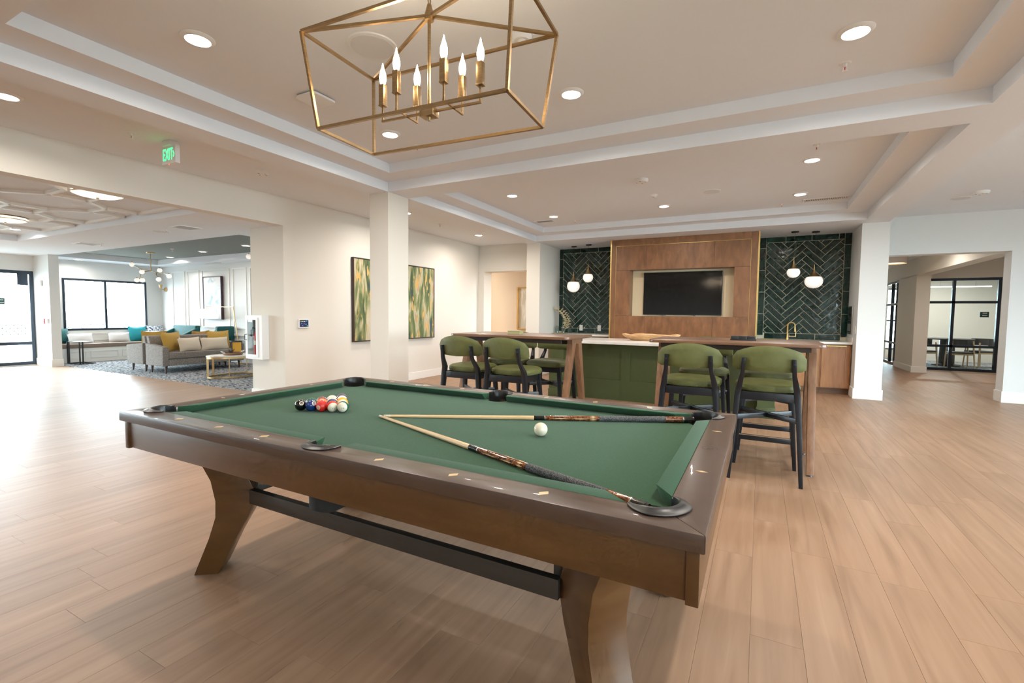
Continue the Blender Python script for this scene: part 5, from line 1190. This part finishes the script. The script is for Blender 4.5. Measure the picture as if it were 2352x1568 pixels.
# oval coffee table, two nested pieces
def oval_table(label, cx, cy, rx, ry, h, rz):
    t = thing('coffee_table', label, 'coffee table', (cx, cy, .008), rz, 'oval brass coffee tables')
    ov = lambda k, n=40: [(rx*k*math.cos(2*PI*i/n), ry*k*math.sin(2*PI*i/n)) for i in range(n)]
    b = nb(); prism(b, ov(1.0), h-.02, h); obj('marble_top', b, M_MARBLE, t, bevel=.004, world=False)
    for z0, z1, nm in ((h-.055, h-.021, 'top_band'), (0, .03, 'base_band')):
        b = nb(); A, B = ov(.98), ov(.93); n = 40
        va = [[b.verts.new((*p, z)) for p in P] for P, z in ((A, z0), (A, z1), (B, z1), (B, z0))]
        for k in range(4):
            for i in range(n): b.faces.new((va[k][i], va[k][(i+1) % n], va[(k+1) % 4][(i+1) % n], va[(k+1) % 4][i]))
        obj(nm, b, M_BRASS, t, world=False)
    for a in (-2.4, -1.9, -.55, .7, 1.25, 2.6):
        x, y = rx*.955*math.cos(a), ry*.955*math.sin(a); b = nb(); bar(b, (x, y, .02), (x, y, h-.04), .035, .012, up=(-y/ry, x/rx, 0)); obj('leg', b, M_BRASS, t, world=False)
    return t
oval_table('oval marble coffee table with brass band legs, larger and nearer', -9.0, 5.62, .33, .56, .42, -.15)
oval_table('small oval nesting table tucked behind the larger coffee table', -8.32, 6.0, .25, .34, .36, .1)
t = thing('serving_tray', 'brown woven tray on the coffee table', 'tray', (-8.98, 5.5, .428))
b = nb(); lathe(b, [(0, 0), (.15, 0), (.165, .015), (.17, .05), (.16, .05), (.15, .014), (0, .012)], (-8.98, 5.5, .428), 28); obj('tray_body', b, mat('woven_brown', (.22, .12, .06), .7, bump=(80, .5)), t)
for s in (-1, 1): b = nb(); tube(b, [(-8.98+s*.02, 5.5-s*.165, .47), (-8.98+s*.03, 5.5-s*.21, .50), (-8.98-s*.03, 5.5-s*.21, .50), (-8.98-s*.02, 5.5-s*.165, .47)], .007, 6); obj('handle', b, M_WHITELN, t)
t = thing('picture_frame', 'small black standing frame with an ochre print on the coffee table', 'picture frame', (-9.17, 5.70, .4285)); rr = math.radians(62)
def rot_box(nm, w, d, h, off, m, z0):
    b = bxs(-w/2, w/2, off, off+d, 0, h); bmesh.ops.rotate(b, verts=b.verts, cent=(0, 0, 0), matrix=Matrix.Rotation(-.12, 3, 'X') @ Matrix.Identity(3)); bmesh.ops.rotate(b, verts=b.verts, cent=(0, 0, 0), matrix=Matrix.Rotation(rr, 3, 'Z')); bmesh.ops.translate(b, verts=b.verts, vec=(0, 0, z0)); return obj(nm, b, m, t, world=False)
rot_box('frame', .19, .014, .25, 0, M_BLACK, 0); rot_box('print', .15, .004, .20, -.0045, mat('ochre_print', (.62, .33, .03), .6), .022)
t = thing('air_plant', 'spiky dark air plant on the tray', 'plant', (-8.97, 5.46, .44))
for k in range(22):
    a = 2*PI*k/22; el = .5+.7*random.random(); d = Vector((math.cos(a)*math.cos(el), math.sin(a)*math.cos(el), math.sin(el))); b = nb(); cyl(b, (-8.97, 5.46, .452), Vector((-8.97, 5.46, .452))+d*.11, .006, .0008, 5); obj('leaf', b, mat('air_plant_leaf', (.07, .05, .03), .7), t)
b = nb(); cyl(b, (-8.97, 5.46, .442), (-8.97, 5.46, .458), .05, .045, 14); obj('stone_base', b, mat('pale_stone', (.45, .40, .34), .8), t)
# teal seats
def teal_seat(label, loc, w, d, rz, tuft):
    t = thing('teal_armchair', label, 'armchair', loc, rz, 'teal velvet armchairs')
    b = nb(); hexa(b, [(-w/2+.04, d/2-.2, .36), (w/2-.04, d/2-.2, .36), (w/2-.04, d/2-.05, .36), (-w/2+.04, d/2-.05, .36)], [(-w/2, d/2-.12, .90), (w/2, d/2-.12, .90), (w/2, d/2, .90), (-w/2, d/2, .90)]); bk = obj('backrest', b, M_TEAL, t, bevel=.03, world=False, seg=3)
    obj('seat_cushion', bxs(-w/2+.06, w/2-.06, -d/2, d/2-.16, .24, .44), M_TEAL, t, bevel=.03, world=False, seg=3)
    for s in (-1, 1):
        b = nb(); x0, x1 = sorted((s*(w/2-.09), s*(w/2+.01))); hexa(b, [(x0, -d/2+.02, .22), (x1, -d/2+.02, .22), (x1, d/2-.04, .22), (x0, d/2-.04, .22)], [(x0, -d/2+.06, .58), (x1, -d/2+.06, .58), (x1, d/2-.01, .88), (x0, d/2-.01, .88)]); obj('wing', b, M_TEAL, t, bevel=.02, world=False, seg=3)
        for y in (-d/2+.06, d/2-.1): b = nb(); cyl(b, (s*(w/2-.08), y, .24), (s*(w/2-.06), y, .008), .02, .012, 8); obj('leg', b, M_DLEG, t, world=False)
    if tuft:
        for i in range(5):
            for z in (.62, .74): b = nb(); ball(b, (-w/2+.16+(w-.32)*i/4, d/2-.17+.07*(z-.36)/.54-.005, z), .014, 8, 6); obj('button', b, M_TEAL, bk, world=False)
    return t
teal_seat('teal tufted velvet settee in front of the panelled wall', (-12.86, 6.42, 0), 1.02, .70, 0, True)
teal_seat('teal velvet chair seen from the side behind the far end of the sofa', (-11.70, 6.86, 0), .40, .52, -PI/2, False)
# arc floor lamp
t = thing('floor_lamp', 'brass floor lamp with a lit drum shade on a long arm', 'floor lamp', (-10.98, 6.92, .008))
b = nb(); lathe(b, [(0, 0), (.10, 0), (.10, .02), (0, .02)], (-10.98, 6.92, .008), 24); obj('base', b, M_BRASS, t)
b = nb(); cyl(b, (-10.98, 6.92, .02), (-11.25, 6.92, 1.37), .010, n=10); obj('pole', b, M_BRASS, t)
b = nb(); bar(b, (-11.26, 6.92, 1.37), (-12.15, 6.90, 1.37), .014); obj('arm', b, M_BRASS, t)
b = nb(); cyl(b, (-12.12, 6.78, 1.37), (-12.12, 6.78, 1.31), .006); bar(b, (-12.12, 6.91, 1.37), (-12.12, 6.78, 1.37), .012); obj('shade_holder', b, M_BRASS, t)
b = nb(); n = 32; A = [[b.verts.new((-12.12+r*math.cos(2*PI*k/n), 6.78+r*.42*math.sin(2*PI*k/n), z)) for k in range(n)] for r, z in ((.345, 1.09), (.335, 1.315), (.325, 1.315), (.335, 1.09))]
for q in range(4):
    for k in range(n): b.faces.new((A[q][k], A[q][(k+1) % n], A[(q+1) % 4][(k+1) % n], A[(q+1) % 4][k]))
obj('lamp_shade', b, M_SHADE, t)
# picture on the panelled wall
t = thing('lounge_picture', 'framed pale blue abstract on the panelled wall', 'painting', (-12.3, 7.06, 1.055))
x0, x1, z0, z1, f = -12.68, -11.9, 1.055, 2.137, .018
b = nb(); box(b, x0, x1, 7.02, 7.082, z1-f, z1); box(b, x0, x1, 7.02, 7.082, z0, z0+f); box(b, x0, x0+f, 7.02, 7.082, z0+f, z1-f); box(b, x1-f, x1, 7.02, 7.082, z0+f, z1-f); obj('frame', b, mat('plum_frame', (.045, .018, .03), .4), t)
obj('canvas', bxs(x0+f, x1-f, 7.035, 7.082, z0+f, z1-f), noisy('pale_blue_abstract', [(.34, (.30, .42, .48)), (.42, (.58, .65, .68)), (.50, (.74, .76, .77)), (.58, (.82, .81, .80))], scale=(1, 1, .8), nscale=3.2, detail=5, rough=.6, distort=1.2), t)
# wall sconce
t = thing('wall_sconce', 'small brass wall sconce in the lounge corner', 'sconce', (-14.55, 7.05, 1.8))
b = nb(); cyl(b, (-14.55, 7.1, 1.84), (-14.55, 7.06, 1.84), .06, .055, 16); obj('back_plate', b, M_BRASS, t); b = nb(); tube(b, [(-14.55, 7.06, 1.84), (-14.6, 7.0, 1.84), (-14.6, 6.98, 1.9)], .012, 8); obj('arm', b, M_BRASS, t); b = nb(); lathe(b, [(0, 0), (.03, 0), (.045, .08), (.0, .08)], (-14.6, 6.98, 1.89), 14); obj('cup', b, M_BRASS, t)
# built-in window seat
t = thing('window_seat', 'white built-in window seat with panelled front under the window', 'bench', (-14.5, 5.95, 0))
obj('box', bxs(-14.80, -14.32, 4.58, 7.08, .008, .345), M_TRIM, t)
obj('rear_board', bxs(-14.80, -14.775, 4.58, 7.08, .345, .74), M_TRIM, t)
def bench_mould(y0, y1, z0, z1, x):
    b = nb(); w = .018; box(b, x, x+.012, y0, y1, z1-w, z1); box(b, x, x+.012, y0, y1, z0, z0+w); box(b, x, x+.012, y0, y0+w, z0+w, z1-w); box(b, x, x+.012, y1-w, y1, z0+w, z1-w); obj('panel_moulding', b, M_TRIM, t, smooth=False)
for y0, y1 in ((4.66, 5.22), (5.30, 5.86), (5.94, 6.45), (6.53, 7.03)): bench_mould(y0, y1, .10, .27, -14.32); bench_mould(y0, y1, .50, .68, -14.775)
tag(obj('bench_cushion', bxs(-14.77, -14.30, 4.585, 7.07, .3455, .447), M_BENCHC, bevel=.015), 'long brown cushion on the window seat', 'cushion')
pillow('teal velvet pillow at the pier end of the window seat', (-14.60, 4.84, .449), .40, .38, .14, M_TEAL, -.25, PI/2+.12)
pillow('white lumbar pillow leaning on the teal one', (-14.50, 5.20, .449), .50, .26, .13, M_WHITELN, -.35, PI/2+.05)
pillow('white lumbar pillow in the middle of the window seat', (-14.58, 6.0, .449), .46, .25, .12, M_WHITELN, -.25, PI/2-.05)
pillow('bright teal pillow at the far end of the window seat', (-14.64, 6.45, .449), .42, .40, .14, mat('turquoise_velvet', (.01, .26, .30), .75), -.25, PI/2)
pillow('blue patterned pillow at the far corner of the window seat', (-14.63, 6.86, .449), .40, .42, .14, M_PATTERN, -.2, PI/2)
pillow('white pillow in front of the patterned one', (-14.45, 6.68, .449), .36, .28, .12, M_WHITELN, -.3, PI/2-.2)
# C-shaped side tables
def c_table(label, cx, cy, s, h):
    t = thing('nesting_table', label, 'side table', (cx, cy, .008), .15, None)
    prism_pts = [(-.22*s, -.15*s), (.22*s, -.15*s), (.22*s, .15*s), (-.22*s, .15*s)]
    b = nb(); prism(b, prism_pts, h-.012, h); obj('table_top', b, M_BLACK, t, world=False, bevel=.002)
    for i, p in enumerate(prism_pts):
        q = prism_pts[(i+1) % 4]; b = nb(); bar(b, (*p, .01), (*q, .01), .02, .02, up=(0, 0, 1)); obj('base_bar', b, M_BLACK, t, world=False)
        if i in (0, 1): b = nb(); bar(b, (*p, .01), (*p, h-.012), .02); obj('leg', b, M_BLACK, t, world=False)
    for p in ((-.16*s, -.15*s), (.22*s, -.09*s)): b = nb(); bar(b, (*p, .01), (*p, h-.012), .02); obj('leg', b, M_BLACK, t, world=False)
c_table('thin black metal side table standing before the window seat', -13.98, 5.0, 1.0, .52)
# devices on the entrance pier
t = thing('fire_strobe', 'white fire strobe high on the entrance pier', 'alarm', (-14.09, 4.39, 1.78)); obj('body', bxs(-14.15, -14.03, 4.36, 4.4, 1.77, 1.90), M_WHITEPL, t, bevel=.01); obj('flash_lens', ball(nb(), (-14.09, 4.358, 1.86), .022, 10, 8), M_JAR, t)
t = thing('fire_pull', 'red pull station on the entrance pier', 'alarm', (-14.0, 4.39, .94)); obj('body', bxs(-14.05, -13.97, 4.37, 4.4, .94, 1.06), M_RED, t, bevel=.004); obj('pull_bar', bxs(-14.04, -13.98, 4.36, 4.372, .985, 1.005), M_WHITEPL, t)
t = thing('card_reader', 'small black and white card reader on the entrance pier', 'card reader', (-13.83, 4.39, .95)); obj('body', bxs(-13.9, -13.78, 4.37, 4.4, .95, 1.06), M_WHITEPL, t, bevel=.004); obj('reader_face', bxs(-13.85, -13.79, 4.366, 4.371, .96, 1.05), M_BLACK, t)
# globe chandeliers
def branch_lamp(label, cx, cy, mirror):
    t = thing('globe_chandelier', label, 'chandelier', (cx, cy, 2.0), 0, 'branching globe chandeliers')
    b = nb(); lathe(b, [(0, -.02), (.085, -.02), (.09, 0), (0, 0)], (cx, cy, 2.579), 20); obj('ceiling_canopy', b, M_ABRASS, t)
    b = nb(); cyl(b, (cx, cy, 2.56), (cx, cy, 2.16), .009, n=8); obj('rod', b, M_ABRASS, t)
    P = lambda x, y, z: (cx+x*mirror, cy+y, z)
    arms = [[(0, 0, 2.165), (-.30, -.05, 2.20), (-.56, -.08, 2.30)], [(0, 0, 2.165), (.20, .02, 2.12), (.34, .05, 2.11), (.58, .06, 2.05)], [(.20, .02, 2.12), (.22, 0, 2.07), (.40, -.05, 1.985)], [(0, 0, 2.165), (-.12, -.12, 2.13), (-.18, -.14, 2.02), (-.20, -.14, 1.975)]]
    for a in arms: b = nb(); tube(b, [P(*q) for q in a], .008, 6); obj('branch', b, M_ABRASS, t)
    for k, (x, y, z) in enumerate(((-.63, -.09, 2.325), (-.04, -.16, 2.13), (.29, .04, 2.17), (.63, .06, 2.03), (.45, -.06, 1.955), (-.27, -.16, 1.95), (-.10, -.13, 1.945))):
        q = P(x, y, z); b = nb(); ball(b, q, .05, 16, 10); g = obj('globe', b, M_GLOBE, t)
        b = nb(); ball(b, (q[0], q[1], q[2]+.047), .018, 10, 8); obj('socket', b, M_ABRASS, g)
branch_lamp('brass branching chandelier with white globes, fully seen in the lounge', -12.35, 5.72, 1)
branch_lamp('brass branching chandelier mostly hidden behind the cream wall end', -8.2, 5.85, 1)
# flush drum lights of the foyer
def flush(label, x, y):
    t = thing('flush_light', label, 'ceiling light', (x, y, 2.50), 0, 'flush drum lights of the foyer')
    b = nb(); lathe(b, [(0, .06), (.215, .06), (.225, .05), (.225, .045)], (x, y, 2.50), 32); obj('ceiling_plate', b, M_BRASS, t)
    b = nb(); lathe(b, [(0, -.022), (.10, -.018), (.17, -.006), (.21, .012), (.215, .05), (0, .05)], (x, y, 2.50), 32); obj('diffuser', b, mat('lit_fabric_diffuser', (1, .95, .88), .6, emit=(1, .87, .68), es=2.2), t)
    b = nb(); lathe(b, [(.213, .010), (.220, .010), (.220, .022), (.213, .022)], (x, y, 2.50), 32); obj('band', b, M_BRASS, t)
    b = nb(); lathe(b, [(0, -.04), (.012, -.038), (.016, -.022), (0, -.022)], (x, y, 2.50), 12); obj('finial', b, M_BRASS, t)
    l = bpy.data.lights.new('lamp_light', 'AREA'); l.shape = 'DISK'; l.size = .4; l.energy = 14; l.color = (1, .88, .72); o = bpy.data.objects.new('lamp_light', l); C.objects.link(o); o.parent = t; o.location = (0, 0, -.05)
flush('lit fabric flush light nearer the header', -6.42, 2.49); flush('lit fabric flush light farther into the foyer', -9.44, 2.60)

# ================================================================== HALL AND MEETING ROOM
t = thing('drum_pendant', 'grey drum pendant with a warm glow in the hall', 'pendant lamp', (2.50, 13.0, 2.455))
b = nb(); n = 32; A = [[b.verts.new((2.50+r*math.cos(2*PI*k/n), 13.0+r*math.sin(2*PI*k/n), z)) for k in range(n)] for r, z in ((.24, 2.455), (.24, 2.63), (.232, 2.63), (.232, 2.455))]
for q in range(4):
    for k in range(n): b.faces.new((A[q][k], A[q][(k+1) % n], A[(q+1) % 4][(k+1) % n], A[(q+1) % 4][k]))
obj('lamp_shade', b, mat('grey_drum_fabric', (.55, .50, .47), .8), t)
b = nb(); lathe(b, [(0, 2.475), (.23, 2.475), (.23, 2.48), (0, 2.48)], (2.50, 13.0, 0), 24); obj('diffuser', b, mat('warm_diffuser', (1, .9, .7), .5, emit=(1, .72, .35), es=2.5), t)
b = nb(); cyl(b, (2.50, 13.0, 2.48), (2.50, 13.0, 2.70), .006); obj('stem', b, M_BRASS, t)
t = thing('linear_light', 'thin lit linear pendant inside the meeting room', 'ceiling light', (4.6, 16.5, 2.11))
obj('tube', bxs(3.9, 5.21, 16.485, 16.515, 2.11, 2.135), mat('lit_tube', (1, 1, 1), .4, emit=(1, .9, .8), es=4), t)
for x in (4.2, 4.9): b = nb(); cyl(b, (x, 16.5, 2.135), (x, 16.5, 2.70), .003, n=6); obj('cable', b, M_CHROME, t)
t = thing('meeting_room_sign', 'small dark green sign on the meeting room glass', 'sign', (4.72, 15.25, 1.31))
obj('plate', bxs(4.64, 4.80, 15.238, 15.25, 1.32, 1.45), M_SIGN, t)
for z, w in ((1.418, .04), (1.365, .042)): obj('print_line', bxs(4.725-w, 4.725+w, 15.2365, 15.2385, z-.006, z+.006), M_WHITEPL, t)
def make_chair(label):
    t = thing('meeting_chair', label, 'chair', (0, 0, 0), 0, 'ash meeting chairs')
    obj('seat', bxs(-.22, .22, -.20, .22, .40, .44), M_CHAR, t, bevel=.012, world=False)
    b = nb(); pts = []; 
    for zz in (.58, .76):
        pts.append([(.24*math.cos(a), .02-.24*math.sin(a), zz) for a in [PI*k/10 for k in range(11)]])
    fo = [[b.verts.new(p) for p in r] for r in pts]; bo = [[b.verts.new((p[0]*1.09, .02+(p[1]-.02)*1.09, p[2])) for p in r] for r in pts]
    for k in range(10):
        b.faces.new((fo[0][k], fo[0][k+1], fo[1][k+1], fo[1][k])); b.faces.new((bo[0][k], bo[1][k], bo[1][k+1], bo[0][k+1])); b.faces.new((fo[1][k], fo[1][k+1], bo[1][k+1], bo[1][k])); b.faces.new((fo[0][k], bo[0][k], bo[0][k+1], fo[0][k+1]))
    for k in (0, 10): b.faces.new((fo[0][k], fo[1][k], bo[1][k], bo[0][k]))
    obj('backrest', b, M_CHAR, t, world=False)
    for sx in (-1, 1):
        b = nb(); cyl(b, (sx*.24, -.22, .008), (sx*.20, -.16, .72), .014, .020, 10); obj('leg', b, M_ASH, t, world=False); b = nb(); cyl(b, (sx*.23, .22, .008), (sx*.20, .18, .66), .014, .018, 10); obj('leg', b, M_ASH, t, world=False)
    obj('seat_frame', bxs(-.21, .21, -.19, .20, .36, .40), M_ASH, t, world=False)
    return t
c0 = make_chair('ash and charcoal chair with its back to the glass, middle of the meeting room front'); c0.location = (4.52, 15.95, 0)
dup(c0, (3.82, 16.15, 0), -PI/2+.5, 'ash and charcoal chair at the left end of the meeting table', 'ash meeting chairs'); dup(c0, (5.15, 16.75, 0), PI/2+.4, 'ash and charcoal chair at the right end of the meeting table', 'ash meeting chairs')
t = thing('meeting_table', 'dark round table with a column base in the meeting room', 'table', (4.48, 16.75, .008))
b = nb(); lathe(b, [(0, 0), (.55, 0), (.55, .025), (0, .025)], (4.48, 16.75, .72), 36); obj('table_top', b, M_BLACK, t); b = nb(); lathe(b, [(0, 0), (.30, 0), (.30, .03), (.17, .06), (.16, .70), (0, .70)], (4.48, 16.75, .012), 28); obj('column_base', b, M_BLACK, t)

# ================================================================== OUTSIDE THE LOUNGE WINDOW
tag(obj('patio_post', bxs(-17.2, -17.02, 5.9, 6.06, -.1, 3.2), M_WALLC), 'white post on the patio outside the lounge window', 'post')
t = thing('lattice_fence', 'low pale lattice fence on the patio', 'fence', (-19, 6.6, -.1))
obj('top_rail', bxs(-19.02, -18.98, 4.5, 9.0, .88, .94), M_WALLC, t); obj('bottom_rail', bxs(-19.02, -18.98, 4.5, 9.0, .42, .47), M_WALLC, t)
for k in range(28):
    y = 4.5+k*.16
    for s in (-1, 1): b = nb(); y2 = min(max(y+s*.42, 4.5), 9.0); bar(b, (-19, y, .45), (-19, y2, .90), .03, .01, up=(1, 0, 0)); obj('lattice_strip', b, mat('grey_lattice', (.35, .42, .45), .8), t, smooth=False)
for y in (4.5, 6.0, 7.5, 9.0): obj('fence_post', bxs(-19.04, -18.96, y-.04, y+.04, -.1, 1.3), mat('slate_post', (.20, .26, .30), .7), t)
